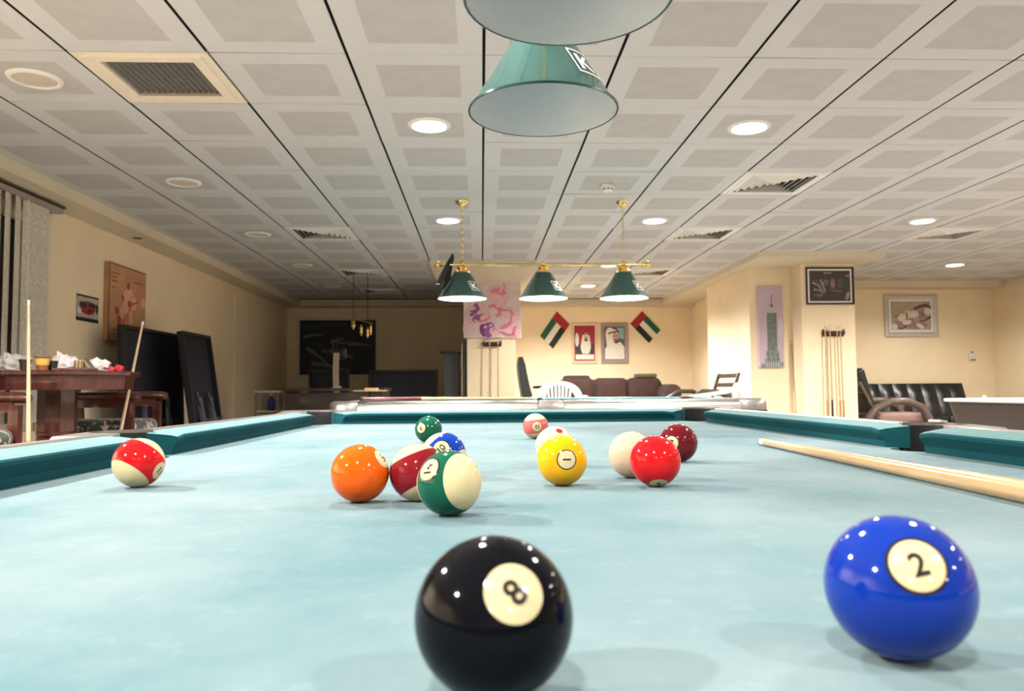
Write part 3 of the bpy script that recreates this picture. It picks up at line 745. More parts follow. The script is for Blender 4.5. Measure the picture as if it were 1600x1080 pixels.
# flags
fr_, fg_, fw_, fb_ = flat('flag_red', (.36, .012, .016)), flat('flag_green', (.012, .10, .05)), flat('flag_white', (.80, .74, .66)), flat('flag_black', (.010, .010, .010))
def flag(label, tl, tr, bl, up_green):
    """hoist edge from tl to tr (photo pixels), fly direction towards bl"""
    Y = YB-.012
    a, b2, c2 = at(*tl, Y=Y), at(*tr, Y=Y), at(*bl, Y=Y)
    hx = b2-a; fl = c2-a; o = a
    t = thing('wall_flag', label, 'flag', (a.x, Y, a.z), 0, 'striped flags on the back wall')
    def quad(h0, h1, f0, f1, nm, m):
        P = [hx*h+fl*f for h, f in ((h0, f0), (h1, f0), (h1, f1), (h0, f1))]
        b = MB(); b.loft([[(p.x, -.004, p.z) for p in P], [(p.x, .004, p.z) for p in P]]); b.build(nm, m, t)
    quad(0, 1, 0, .27, 'red_band', fr_)
    m3 = (fg_, fw_, fb_) if up_green else (fb_, fw_, fg_)
    for k in range(3): quad(k/3, (k+1)/3, .27, 1, ('green_stripe', 'white_stripe', 'black_stripe')[k if up_green else 2-k], m3[k])
flag('red, green, white and black flag left of the two portraits', (870, 487), (890, 507), (844, 525), True)
flag('red, green, white and black flag right of the two portraits', (985, 506), (1003, 486), (1014, 536), False)

# portraits
c, w_, h_ = rect_on(YB-.005, 893, 505, 934, 568)
skin, beard, robe, dark, teal = flat('skin', (.55, .33, .24)), flat('beard', (.03, .02, .02)), flat('robe', (.80, .76, .68)), flat('dark', (.05, .035, .05)), flat('teal_flag', (.25, .45, .46))
S = []; u = lambda x, y: ((x-392)/600*w_, (555-y)/880*h_)
S += [([u(180, 790), u(605, 790), u(605, 560), u(180, 600)], dark), (ell(*u(215, 480), .075*w_, .17*h_), robe), (ell(*u(415, 640), .2*w_, .17*h_), robe), ([u(330, 780), u(300, 620), u(335, 400), u(505, 400), u(535, 620), u(490, 780)], robe),
      (ell(*u(420, 430), .145*w_, .10*h_), robe), (ell(*u(425, 450), .085*w_, .06*h_), skin), (ell(*u(425, 490), .07*w_, .027*h_), beard), (stroke([u(350, 362), u(420, 368), u(495, 362)], .022*h_), beard), ([u(180, 800), u(605, 800), u(605, 905), u(180, 905)], robe)]
picture('framed_portrait', 'cream-framed portrait of a white-robed man before a red backdrop', 'picture', c, 0, w_, h_, .1*w_, .02, mat('cream_gilt_frame', (.72, .56, .38), .5), flat('crimson', (.38, .02, .05)), S, 0, None, 'two framed portraits')
c, w_, h_ = rect_on(YB-.005, 938.5, 505, 982, 568)
S = []; u = lambda x, y: ((x-1025)/590*w_, (565-y)/850*h_)
S += [([u(1080, 240), u(1230, 240), u(1230, 480), u(1150, 470)], teal), ([u(815, 900), u(815, 690), u(870, 600), u(1150, 540), u(1230, 640), u(1235, 900)], robe), (ell(*u(950, 420), .2*w_, .22*h_, .2), robe), ([u(830, 420), u(920, 240), u(1060, 290), u(1130, 420), u(960, 640), u(860, 640)], robe),
      (ell(*u(1045, 440), .115*w_, .12*h_, .1), skin), (ell(*u(1060, 525), .085*w_, .055*h_), beard), (stroke([u(890, 362), u(1000, 330), u(1120, 315)], .035*h_), beard), (stroke([u(1000, 415), u(1040, 410)], .015*h_), beard), (stroke([u(1075, 410), u(1110, 405)], .015*h_), beard), (ell(*u(1055, 520), .035*w_, .018*h_), skin)]
picture('framed_portrait', 'mauve-framed portrait of a man in a white headscarf with black band', 'picture', c, 0, w_, h_, .13*w_, .02, mat('mauve_frame', (.34, .25, .26), .55, var=.25, scale=60), flat('plum_grey', (.12, .09, .12)), S, 0, None, 'two framed portraits')

# tower canvas on the niche wall
c, w_, h_ = rect_on(YBF, 1182, 448, 1224, 574)
S = []; g1, g2, g3 = flat('tower_grey', (.20, .22, .22), .3), flat('tower_light', (.45, .46, .46), .2), flat('tower_dark', (.09, .10, .10))
u = lambda x, y: (x*w_, y*h_)
R4 = lambda x0, y0, x1, y1: [u(x0, y0), u(x1, y0), u(x1, y1), u(x0, y1)]
S += [(R4(-.28, -.5, .36, -.36), g2), (R4(-.22, -.44, .30, -.30), g1), (R4(-.16, -.44, .24, .17), g1), (R4(-.13, .17, .21, .21), g2), (R4(-.08, .21, .16, .24), g2), (R4(-.01, .24, .09, .275), g3), (R4(.025, .27, .055, .40), g3)]
for i in range(5): S.append((R4(-.14+.075*i, -.30, -.12+.075*i, .16), g3))
for i in range(14): S.append((R4(-.30+.045*i, -.5, -.275+.045*i, -.42+.03*((i*5) % 4)), g3 if i % 2 else g2))
S += [(R4(-.42, -.50, -.28, -.46), g1), (R4(.34, -.49, .46, -.44), g1), (ell(.38*w_, -.02*h_, .1*w_, .12*h_), flat('cloud', (.62, .55, .62)))]
picture('tower_canvas', 'tall lilac canvas of a grey stepped skyscraper with a spire', 'picture', c, 0, w_, h_, 0, .035, None, mat('canvas_lilac', (.54, .42, .53), .7, var=.08, scale=6), S)
# dark framed picture on the right pillar
c, w_, h_ = rect_on(YA, 1258, 418, 1334, 476)
S = []; gr_, gr2 = flat('charcoal_light', (.30, .26, .25), .3), flat('charcoal_mid', (.13, .11, .11), .3)
u = lambda x, y: ((x-1255)/480*w_, (365-y)/380*h_)
for a, b2, c2, d2, m in (((1080, 330), (1140, 360), (1190, 440), 20, gr_), ((1090, 400), (1150, 410), (1200, 440), 16, gr_), ((1110, 300), (1160, 350), (1200, 420), 14, gr2), ((1160, 300), (1190, 370), (1210, 430), 18, gr_)): S.append((stroke([u(*a), u(*b2), u(*c2)], d2/480*w_, d2/480*w_*.6), m))
S += [(ell(*u(1215, 330), .06*w_, .09*h_), gr2), (ell(*u(1285, 340), .05*w_, .13*h_), flat('charcoal_warm', (.24, .15, .13))), (ell(*u(1360, 340), .045*w_, .13*h_), gr2), (ell(*u(1360, 340), .025*w_, .09*h_), flat('charcoal', (.05, .045, .045))), (ell(*u(1140, 460), .10*w_, .05*h_), gr2), (ell(*u(1430, 470), .04*w_, .12*h_, -.3), gr_), (stroke([u(1195, 235), u(1280, 232)], .03*h_), gr_), (stroke([u(1420, 262), u(1455, 262)], .03*h_), gr_), (stroke([u(1250, 400), u(1300, 415), u(1380, 420)], .012*w_), gr_)]
picture('framed_drawing', 'black-framed dark drawing with a white mount, above the cue rack', 'picture', c, 0, w_, h_, .035*w_, .025, M_black, flat('charcoal', (.05, .045, .045)), S, .035*w_, M_white)
# flower picture
c, w_, h_ = rect_on(YRB, 1380, 461, 1465, 526)
S = []; ivory, twig, blos = flat('petal_white', (.72, .66, .60), .1), flat('twig', (.13, .07, .055), .3), flat('mauve_petal', (.36, .22, .22), .2)
u = lambda x, y: ((x-520)/700*w_, (365-y)/540*h_)
S += [(ell(*u(560, 490), .26*w_, .09*h_), blos), (ell(*u(430, 450), .20*w_, .09*h_, .2), blos), (stroke([u(560, 280), u(640, 250), u(720, 230), u(785, 270)], .05*w_, .07*w_), twig), (ell(*u(670, 350), .09*w_, .12*h_, .3), blos), (stroke([u(620, 430), u(690, 435), u(780, 380)], .02*w_, .04*w_), twig), (stroke([u(330, 520), u(400, 530), u(470, 490)], .03*w_, .03*w_), twig), (stroke([u(300, 380), u(380, 350), u(420, 380)], .015*w_), twig),
      (ell(*u(400, 390), .08*w_, .09*h_, .6), ivory), (ell(*u(540, 350), .12*w_, .085*h_, .1), ivory), (ell(*u(465, 450), .09*w_, .06*h_, .2), ivory), (ell(*u(470, 330), .05*w_, .07*h_), ivory), (ell(*u(740, 310), .065*w_, .09*h_), ivory), (ell(*u(300, 505), .06*w_, .07*h_), ivory), (ell(*u(640, 500), .08*w_, .05*h_, -.5), ivory), (ell(*u(462, 285), .035*w_, .05*h_), flat('stamen', (.70, .36, .05))), (stroke([u(460, 320), u(468, 390)], .025*w_), twig)]
picture('flower_picture', 'silver-framed picture of white blossoms on the far right wall', 'picture', c, 0, w_, h_, .085*w_, .03, mat('silver_frame', (.55, .50, .47), .4, metal=.2, var=.1), mat('flower_ground', (.42, .35, .28), .6, var=.15, scale=8), S, .04*w_, M_white)
# thermostat
c, w_, h_ = rect_on(YRB, 1511, 546, 1524, 563)
t = thing('wall_thermostat', 'small white wall control beside the flower picture', 'thermostat', c)
MB().rbox((0, -.011, .02), (w_*.62, .022, h_*.5), .005).build('display_unit', M_white, t); MB().box((0, -.023, .035), (w_*.4, .002, h_*.2)).build('screen', flat('lcd', (.35, .34, .28)), t)
MB().rbox((0, -.015, -.05), (w_*.85, .03, h_*.4), .006).build('holder', M_trim, t); MB().box((.01, -.031, -.07), (w_*.6, .003, .012)).build('slot', M_black, t)

# left wall: small poster, orchid canvas
def rect_left(x0, y0, x1, y1):
    a, b2 = at(x0, y0, X=XL), at(x1, y1, X=XL); return a, b2
a, b2 = at(119, 458, X=XL), at(153, 498, X=XL)
zc = (at(119, 458, X=XL).z+at(119, 500, X=XL).z)/2; hh = at(119, 458, X=XL).z-at(119, 500, X=XL).z; ww = b2.y-a.y
t = thing('wall_poster', 'small dark poster with red shapes taped near the window', 'poster', (XL, (a.y+b2.y)/2, zc), PI/2)
MB().box((0, -.002, 0), (ww, .003, hh)).build('sheet', flat('poster_pale', (.45, .40, .38), .3), t)
u = lambda x, y: (x*ww, y*hh)
S = [([u(-.5, -.5), u(.5, -.5), u(.5, -.36), u(-.5, -.36)], M_black), ([u(-.5, .42), u(.5, .42), u(.5, .5), u(-.5, .5)], M_black), (ell(*u(0, .02), .36*ww, .26*hh), flat('poster_red', (.30, .02, .02), .4)), (ell(*u(-.22, .12), .16*ww, .12*hh), flat('poster_dark', (.03, .02, .02))), (ell(*u(.2, .15), .18*ww, .1*hh), flat('poster_dark', (.03, .02, .02))), (ell(*u(-.36, -.12), .08*ww, .12*hh), flat('petal_white', (.72, .66, .60))), (ell(*u(.1, -.08), .12*ww, .09*hh), flat('poster_dark', (.03, .02, .02))), (ell(*u(.42, .05), .06*ww, .2*hh), flat('poster_dark', (.03, .02, .02)))]
print_art(t, S, -.0035)
a, b2 = at(163, 408, X=XL), at(222, 424, X=XL); zt = a.z; zb = at(160, 532, X=XL).z
ww = b2.y-a.y; hh = zt-zb
S = []; or1, or2, or3, brn = flat('orchid_coral', (.62, .22, .14), .2), flat('orchid_deep', (.36, .05, .04), .2), flat('orchid_pale', (.72, .36, .25), .2), flat('canvas_script', (.26, .13, .06), .3)
u = lambda x, y: ((x-.5)*ww, (.5-y)*hh)
for (x, y, rx, ry, ro, m) in ((.50, .36, .14, .08, .3, or3), (.62, .45, .12, .10, -.4, or3), (.46, .52, .09, .11, .2, or3), (.55, .48, .06, .05, 0, or2), (.86, .32, .10, .09, .2, or1), (.92, .43, .08, .07, 0, or3), (.36, .42, .03, .05, .6, or2), (.50, .25, .04, .05, 0, or2), (.22, .60, .055, .055, 0, or2), (.28, .72, .05, .07, .3, or2), (.40, .75, .05, .07, -.1, or1), (.34, .62, .05, .06, .4, or3), (.58, .66, .05, .10, .1, or3)): S.append((ell(*u(x, y), rx*ww, ry*hh, ro), m))
S.append((stroke([u(.35, .78), u(.5, .6), u(.6, .48), u(.8, .42)], .02*ww), or2))
for i, (x, y, l) in enumerate(((.06, .12, .22), (.06, .17, .14), (.06, .22, .18), (.65, .16, .25), (.08, .30, .1), (.06, .84, .2), (.06, .90, .14))): S.append(([u(x, y), u(x+l, y), u(x+l, y+.02), u(x, y+.02)], brn))
for e_ in ([u(0, 0), u(1, 0), u(1, .02), u(0, .02)], [u(0, .98), u(1, .98), u(1, 1), u(0, 1)], [u(0, 0), u(.03, 0), u(.03, 1), u(0, 1)]): S.append((e_, brn))
picture('orchid_canvas', 'tan canvas of coral orchids on the left wall', 'picture', (XL, (a.y+b2.y)/2, (zt+zb)/2), PI/2, ww, hh, 0, .04, None, mat('canvas_tan', (.52, .27, .13), .7, var=.15, scale=6), S)

# ------------------------------------------------------------------ window with vertical blind
t = struct('window_1', MB().box((XL-.14, (WY0+WY1)/2, (WZ0+WZ1)/2), (.012, WY1-WY0, WZ1-WZ0)), mat('night_glass', (.004, .004, .006), .08))
b = MB()
for y in (WY0+.03, WY1-.03, (WY0+WY1)/2): b.box((XL-.12, y, (WZ0+WZ1)/2), (.05, .06, WZ1-WZ0))
for z in (WZ0+.03, WZ1-.03): b.box((XL-.12, (WY0+WY1)/2, z), (.05, WY1-WY0, .06))
b.build('window_frame', M_trim, t)
MB().box((XL-.02, WY1+.06, 1.09), (.07, .09, 2.18)).build('window_jamb', M_trim, t)
MB().box((XL+.012, WY1+.035, 1.08), (.008, .016, 2.14)).build('jamb_strip', flat('dark_strip', (.06, .035, .02)), t)
M_vane = floral('blind_vane_fabric', ((.55, .51, .42), (.78, .74, .63), (.66, .61, .50)), 45)
t = thing('vertical_blind', 'pale patterned vertical blind hanging at the left window', 'blind', (XL, 0, 0))
MB().box((.10, (3.1+5.78)/2, CEIL-.129), (.06, 2.68, .035)).build('head_rail', mat('greyish_rail', (.36, .31, .27), .4, metal=.3), t)
MB().box((.10, (3.1+5.79)/2, CEIL-.099), (.075, 2.70, .012)).build('rail_cover', flat('dark_strip', (.06, .035, .02)), t)
MB().box((.05, 5.76, CEIL-.12), (.10, .02, .05)).build('bracket', M_cast, t)
def vane(y, wd, ang, thick=.0012):
    b = MB(); lo = []
    for i in range(5):
        f = i/4-.5; lo.append([(0.006*math.cos(f*PI)-.003+s_*thick, f*wd, z) for s_, z in ((-.5, .62), (.5, .62), (.5, CEIL-.145), (-.5, CEIL-.145))])
    o = b.loft(lo).build('slat', M_vane, t, 60); o.location = (.10, y, 0); o.rotation_euler = (0, 0, ang); return o
v0 = vane(5.275, .115, R(15))
for y in (5.165, 5.06, 4.955, 4.85, 4.745, 4.64, 4.535, 4.43): inst(v0, 'slat', t, (.10, y, 0), (0, 0, R(15)))
for y in (5.395, 5.49, 5.585): inst(v0, 'slat', t, (.10, y, 0), (0, 0, R(-6)))
b = MB(); b.tube([(.14, 5.32, CEIL-.15), (.145, 5.33, 1.2), (.14, 5.325, .9)], .003, 5).build('pull_cord', M_white, t)
# conduit on the left wall in the dark part
p = at(367, 560, X=XL+.01)
o = struct('trim_1', MB().box((XL+.012, p.y, 1.05), (.024, .03, 2.1)), M_trim)

# ------------------------------------------------------------------ octagonal bar table and tall armchairs at the left
P0 = at(91, 600, Y=4.62)
TBZ = at(100, 579, Y=4.3).z
t = thing('octagonal_table', 'mahogany octagonal pedestal table by the window, cluttered with cups and bags', 'table', (P0.x, P0.y, 0))
oc = lambda r, z, ph=R(-8): [(r*math.cos(ph+PI/4*i), r*math.sin(ph+PI/4*i), z) for i in range(8)]
MB().loft([oc(.43, TBZ-.028), oc(.445, TBZ-.022), oc(.445, TBZ-.006), oc(.438, TBZ)]).build('tabletop', M_mahog, t)
MB().loft([oc(.405, TBZ-.105), oc(.415, TBZ-.028)]).build('apron', M_mahog, t)
b = MB(); b.loft([oc(.105, .60), oc(.105, TBZ-.105)]); b.build('column', M_mahog, t)
MB().lathe([(.10, .60), (.108, .595), (.108, .58), (.098, .572), (.106, .564), (.106, .550), (.094, .54), (.112, .50), (.118, .45), (.10, .33), (.075, .24), (.085, .20)], 24).build('turned_column', M_mahog, t, 40)
MB().loft([oc(.30, 0), oc(.30, .05), oc(.22, .10), oc(.09, .20)]).build('foot', M_mahog, t)
M_seat = floral('floral_tapestry', ((.014, .028, .022), (.16, .07, .05), (.40, .32, .26)), 16)
def tall_chair(label, loc, rz):
    """local: front towards +x"""
    t = thing('tall_armchair', label, 'chair', loc, rz, 'tall mahogany armchairs by the window')
    sh, ah = .555, CAMZ-.018
    for sy in (-1, 1):
        MB().box((.25, sy*.255, ah/2-.02), (.05, .045, ah-.04)).build('front_leg', M_mahog, t)
        MB().loft([[(-.29+dx, sy*.235-.02, z), (-.24+dx, sy*.235-.02, z), (-.24+dx, sy*.235+.02, z), (-.29+dx, sy*.235+.02, z)] for z, dx in ((0, .0), (.5, .02), (.72, .0), (.97, -.05))]).build('back_leg', M_mahog, t)
        MB().tube([(-.27, sy*.25, ah-.005), (-.1, sy*.26, ah), (.15, sy*.262, ah+.002), (.285, sy*.262, ah-.003), (.315, sy*.262, ah-.008)], [.022, .024, .027, .03, .024], 10, flat=1.15).build('armrest', M_mahog, t, 50)
        MB().box((0, sy*.245, .16), (.5, .03, .035)).build('stretcher', M_mahog, t)
        MB().box((-.02, sy*.255, ah-.05), (.52, .022, .05)).build('arm_rail', M_mahog, t)
    MB().box((0, 0, sh-.03), (.54, .50, .06)).build('seat_frame', M_mahog, t)
    MB().rbox((.01, 0, sh+.04), (.53, .47, .10), .045).build('seat_cushion', M_seat, t, 50)
    MB().rbox((-.285, 0, .885), (.06, .44, .15), .025).build('back_pad', M_seat, t, 50)
    MB().box((-.27, 0, .76), (.03, .44, .06)).build('back_rail', M_mahog, t)
    MB().box((.26, 0, .22), (.03, .48, .03)).build('foot_rail', M_mahog, t)
    return t
tall_chair('mahogany armchair with floral seat right of the octagonal table', (-2.53, 5.30, 0), R(4))
tall_chair('mahogany armchair cut off at the left edge of the picture', (-2.60, 3.74, 0), R(0))
ta = at(45, 466, Y=3.99); tb = at(48.5, 690, Y=3.98)
cue('cue standing upright against the left armchair', ta, Vector((at(49, 690, Y=3.90).x, 3.90, 0)), group=None, split=.45)
ta = at(224, 500, Y=4.98)
cue('cue leaning slanted against the right armchair', ta, Vector((at(161, 800, Y=4.90).x, 4.88, 0)), split=.4)
# clutter on the octagonal table
def on_table(px, dy=0): p = at(px, 577, Y=P0.y+dy); return (p.x, p.y, TBZ)
def cup(label, px, dy, h, r0, r1, m, band=None):
    t = thing('paper_cup', label, 'cup', on_table(px, dy), 0, 'cups on the octagonal table')
    MB().lathe([(r0, 0), (r1, h), (r1+.003, h+.002), (r1+.002, h+.006), (r1-.002, h+.004), (r0-.002, .006), (.001, .006)], 18, cap=False).build('cup_body', m, t, 40)
    if band: MB().lathe([(r0+(r1-r0)*.42+.001, h*.42), (r0+(r1-r0)*.9+.001, h*.9)], 18, cap=False).build('sleeve', band, t, 40)
cup('dark paper cup behind the upright cue', 39, -.22, .060, .022, .031, mat('dark_cup', (.035, .02, .015), .5))
cup('paper cup with a yellow band beside the upright cue', 66, -.26, .075, .027, .038, mat('brown_cup', (.22, .08, .03), .5), mat('yellow_band', (.60, .38, .08), .5))
cup('small black cup next to the yellow-banded cup', 82, -.2, .052, .020, .027, mat('black_cup', (.015, .012, .012), .5))
def bag(name, label, px, dy, sx, sy, sz, m, seed):
    rnd = random.Random(seed); bm = bmesh.new(); bmesh.ops.create_icosphere(bm, subdivisions=3, radius=1)
    for v in bm.verts:
        n = v.co.normalized(); k = 1+.16*math.sin(7*n.x+seed)*math.sin(6*n.y)+.12*math.sin(11*n.z+5*n.x)+rnd.uniform(-.07, .07)
        v.co = Vector((n.x*sx*k, n.y*sy*k, max(0, (n.z*.95+.75)*sz*k/1.7)))
    me = bpy.data.meshes.new(name); bm.to_mesh(me); bm.free(); me.materials.append(m)
    o = bpy.data.objects.new(name, me); COL.objects.link(o); o.location = on_table(px, dy); return tag(o, label, 'bag')
M_bag = mat('white_film', (.78, .72, .72), .35, var=.1, scale=30)
M_clear = mat('clear_film', (.75, .74, .70), .25, var=.1, trans=.35)
bag('plastic_bag', 'crumpled white plastic bag in the middle of the table clutter', 101, .0, .062, .06, .105, M_bag, 1)
bag('plastic_bag', 'sheer crumpled plastic bag at the left end of the table clutter', 22, .05, .085, .07, .11, M_clear, 2)
o = bag('tissue_heap', 'crumpled white tissue near the right end of the octagonal table', 154, -.02, .062, .05, .075, M_bag, 3); o['category'] = 'tissue'
t = thing('snack_box', 'small striped tan box on the octagonal table', 'box', on_table(124, -.08), .2)
MB().box((0, 0, .033), (.05, .04, .066)).build('carton', mat('tan_card', (.50, .34, .16), .6), t)
b = MB()
for k in range(3): b.box((-.018+.018*k, 0, .04), (.006, .042, .04))
b.build('stripe_print', mat('dark_card', (.08, .05, .03), .6), t)
t = thing('leaning_book', 'brown book leaning on the striped box', 'book', on_table(140, -.10), .15)
Mk = Matrix.Translation((0, 0, .038)) @ Matrix.Rotation(R(-38), 4, 'Y')
MB().box((0, 0, 0), (.012, .06, .09), M=Mk).build('cover', mat('brown_cover', (.10, .05, .04), .5), t); MB().box((.0, .001, .001), (.009, .062, .084), M=Mk).build('pages', flat('pages', (.55, .48, .38)), t)
for px, dy, sc, lb in ((177, -.05, 1, 'tiny red wrapper at the right edge of the octagonal table'), (189, -.02, 1.3, 'pink and red wrapper at the very corner of the octagonal table')):
    o = bag('sweet_wrapper', lb, px-3, dy, .018*sc, .015*sc, .03*sc, mat('red_wrap', (.55, .03, .05), .4), px); o['category'] = 'wrapper'; o['group'] = 'sweet wrappers'
o = MB().rbox((0, 0, .008), (.20, .12, .016), .006).build('paper_bag', mat('brown_paper', (.10, .05, .035), .7)); o.location = on_table(118, -.2); tag(o, 'flat dark paper bag lying in front of the white plastic bag', 'bag')

# ------------------------------------------------------------------ folded tennis tables
def tennis_half(label, M, wd, ht, group='folded table tennis halves'):
    """local: x along the panel, z up, visible face towards -y"""
    t = thing('folded_tennis_table', label, 'table', M=M, group=group)
    MB().box((0, .012, ht/2+.06), (wd, .022, ht)).build('top_panel', M_navy, t)
    b = MB(); z0, z1 = .06, ht+.06
    for x in (-wd/2+.015, wd/2-.015): b.box((x, -.018, (z0+z1)/2), (.03, .04, ht))
    for z in (z0+.015, z1-.015): b.box((0, -.018, z), (wd-.06, .04, .03))
    b.build('edge_frame', mat('black_frame', (.012, .012, .016), .45), t)
    for k, x in enumerate((-wd*.18, wd*.22)):
        MB().tube([(x-.10, -.035, ht*.62), (x, -.07, ht*.34), (x+.03, -.05, ht*.10)], .014, 8).build('folding_leg', mat('dark_steel', (.07, .07, .08), .4, metal=.7), t, 50)
        MB().box((x-.06, -.045, ht*.47), (.03, .03, .30), M=None).build('hinge_plate', M_steel, t)
        MB().sphere((x+.0, -.075, ht*.34), .014, 10, 6).build('bolt', M_steel, t, 60)
    MB().box((.06, -.03, ht*.42), (wd*.7, .03, .04)).build('cross_brace', mat('dark_steel', (.07, .07, .08), .4, metal=.7), t)
    for x in (-wd*.38, wd*.38):
        MB().lathe([(.03, -.012), (.03, .012)], 16, M=Matrix.Translation((x, -.02, .03)) @ Matrix.Rotation(PI/2, 4, 'Y')).build('caster', M_black, t, 40)
    return t
def frame_M(o, xdir, lean):
    x = Vector(xdir).normalized(); z = Vector((0, 0, 1)); y = z.cross(x)
    return Matrix.Translation(o) @ Matrix(((x.x, y.x, z.x, 0), (x.y, y.y, z.y, 0), (x.z, y.z, z.z, 0), (0, 0, 0, 1))) @ Matrix.Rotation(lean, 4, 'X')
ya = at(189, 507, X=-2.97).y
tennis_half('dark navy folded tennis table half standing upright beside the orchid canvas', frame_M(Vector((-2.93, ya+.62, 0)), (0, 1, 0), R(-2)), 1.24, at(189, 507, X=-2.97).z-.06)
ya = at(277, 515, X=-2.76).y; yb = at(321, 528, X=-2.76).y
tennis_half('dark navy folded tennis table half leaning, farther from the window', frame_M(Vector((-2.54, (ya+yb)/2, 0)), (0.0, 1, 0), R(-8.5)), yb-ya, at(277, 515, X=-2.76).z-.06)

# ------------------------------------------------------------------ dark corner
# large framed picture
c, w_, h_ = rect_on(YB-.005, 466, 498, 590, 588)
S = []; gq, gn = flat('dim_grey', (.16, .17, .17), .3), flat('dim_blue', (.03, .04, .06), .3)
u = lambda x, y: ((x-490)/580*w_, (360-y)/400*h_)
for x0, y0, x1, y1, wd, m in ((240, 290, 380, 275, 24, gq), (440, 330, 530, 300, 22, gq), (500, 330, 700, 345, 16, gq), (560, 345, 740, 352, 12, gq), (260, 360, 420, 480, 30, gq), (380, 380, 600, 430, 34, gq), (330, 330, 460, 420, 26, gn), (450, 300, 470, 430, 14, gq), (490, 300, 480, 420, 12, gq), (300, 470, 520, 510, 26, gq), (230, 220, 560, 200, 40, gn)):
    S.append((stroke([u(x0, y0), u((x0+x1)/2, (y0+y1)/2-8), u(x1, y1)], wd/580*w_, wd/580*w_*.5), m))
picture('framed_seascape', 'large dim picture with a thin pale frame in the dark corner', 'picture', c, 0, w_, h_, .03, .03, mat('pale_thin_frame', (.75, .68, .55), .4), flat('night_navy', (.014, .018, .03), .3), S)
# desk
a = at(441, 607, Y=8.4); b2 = at(600, 607, Y=8.4)
t = thing('office_desk', 'dark brown desk at the end of the dark corner', 'desk', ((a.x+b2.x)/2, 8.75, 0)); wd = b2.x-a.x; ht = a.z
M_dkw = wood('dark_brown_laminate', (.022, .014, .010), (.045, .028, .020), .4, 5, (3, 12, 12))
MB().rbox((0, 0, ht-.0175), (wd, .70, .035), .006).build('desktop', M_dkw, t)
MB().box((0, -.30, ht/2-.02), (wd-.08, .02, ht-.06)).build('front_panel', M_dkw, t)
for sx in (-1, 1): MB().box((sx*(wd/2-.03), 0, (ht-.035)/2), (.03, .64, ht-.035)).build('side_panel', M_dkw, t)
for k in range(3): dq = MB().box((wd/2-.28, .30, ht-.16-.2*k), (.4, .02, .18)).build('drawer', M_dkw, t)
p = at(526, 604, Y=8.6); t2 = thing('paper_stack', 'small pale stack of papers on the dark desk', 'papers', (p.x, 8.6, ht))
MB().box((0, 0, .006), (.09, .06, .012)).box((.01, .005, .016), (.085, .06, .008), rz=.2).build('sheets', flat('pages', (.55, .48, .38)), t2)
# pale high-back chair behind the desk
p = at(549, 590, Y=9.5)
t = thing('swivel_chair', 'pale cream high-back swivel chair behind the dark desk', 'chair', (p.x, 9.5, 0), R(10))
M_pale = mat('cream_leather', (.46, .38, .27), .45, var=.1)
b = MB(); b.loft([[(-.10-.05*math.sin(f*2.2)-th, yy, .5+.78*f) for th, yy in ((0, -.2+.03*f), (.07, -.2+.03*f), (.07, .2-.03*f), (0, .2-.03*f))] for f in [i/8 for i in range(9)]]); b.build('backrest', M_pale, t, 40)
MB().rbox((-.10, 0, 1.28), (.10, .30, .14), .04).build('headrest', M_black, t, 50); MB().tube([(-.20, -.15, 1.24), (-.215, 0, 1.245), (-.20, .15, 1.24)], .012, 8).build('trim_bar', M_steel, t)
MB().rbox((.14, 0, .48), (.46, .46, .10), .04).build('seat', M_pale, t, 50)
MB().lathe([(.03, .09), (.03, .44)], 12).build('gas_column', M_steel, t, 40)
for k in range(5): MB().tube([(0, 0, .09), (.28*math.cos(k*2*PI/5), .28*math.sin(k*2*PI/5), .05)], .02, 8).build('base_arm', M_black, t, 40)
# navy upright table in the corner
a = at(575, 577, Y=10.6); b2 = at(684, 577, Y=10.6)
tennis_half('navy tennis table half standing against the far dark wall', frame_M(Vector(((a.x+b2.x)/2, 10.6, 0)), (1, 0, 0), R(-3)), b2.x-a.x, a.z-.07)
a = at(482, 576, Y=10.9); b2 = at(545, 576, Y=10.9)
tennis_half('black tennis table half below the large dim picture', frame_M(Vector(((a.x+b2.x)/2, 10.9, 0)), (1, 0, 0), R(-3)), b2.x-a.x, a.z-.07)
# tan board on a tripod-like stand
p = at(579, 610, Y=8.0)
t = thing('serving_tray', 'small tan tray on a slim dark stand beside the desk', 'tray', (p.x, 8.0, 0))
MB().rbox((0, 0, p.z-.006), (.32, .22, .012), .005).build('tray_plate', mat('pale_tray', (.48, .40, .28), .5), t)
MB().rbox((.01, 0, p.z+.012), (.13, .12, .026), .006).build('tan_block', mat('tan_wood', (.55, .36, .16), .5), t)
MB().lathe([(.015, .02), (.015, p.z-.012)], 10).build('stand_pole', M_black, t, 40); MB().lathe([(.14, 0), (.14, .015), (.02, .03)], 20).build('stand_base', M_black, t, 40)
# small brass pendant
p = at(562, 518, Y=9.8)
t = thing('brass_pendant', 'small unlit brass pendant with hanging drops in the dark corner', 'lamp', (p.x, 9.8, p.z))
for k, (dx, dz, r_) in enumerate(((-.08, .10, .035), (.02, .02, .024), (.10, -.01, .022), (.14, .03, .018))):
    MB().lathe([(.004, .07), (r_*.5, .05), (r_, .02), (r_*.6, 0), (r_*.9, -.03), (r_*.5, -.06), (.004, -.08)], 14, M=Matrix.Translation((dx, 0, dz))).build('brass_drop', M_brass, t, 50)
MB().tube([(-.10, 0, .16), (.16, 0, .10)], .008, 8).build('cross_arm', M_brass, t, 40)
for dx, z in ((-.08, .15), (.10, .11)): MB().tube([(dx, 0, z), (dx, 0, CEIL-p.z)], .004, 6).build('cord', M_blackm, t)
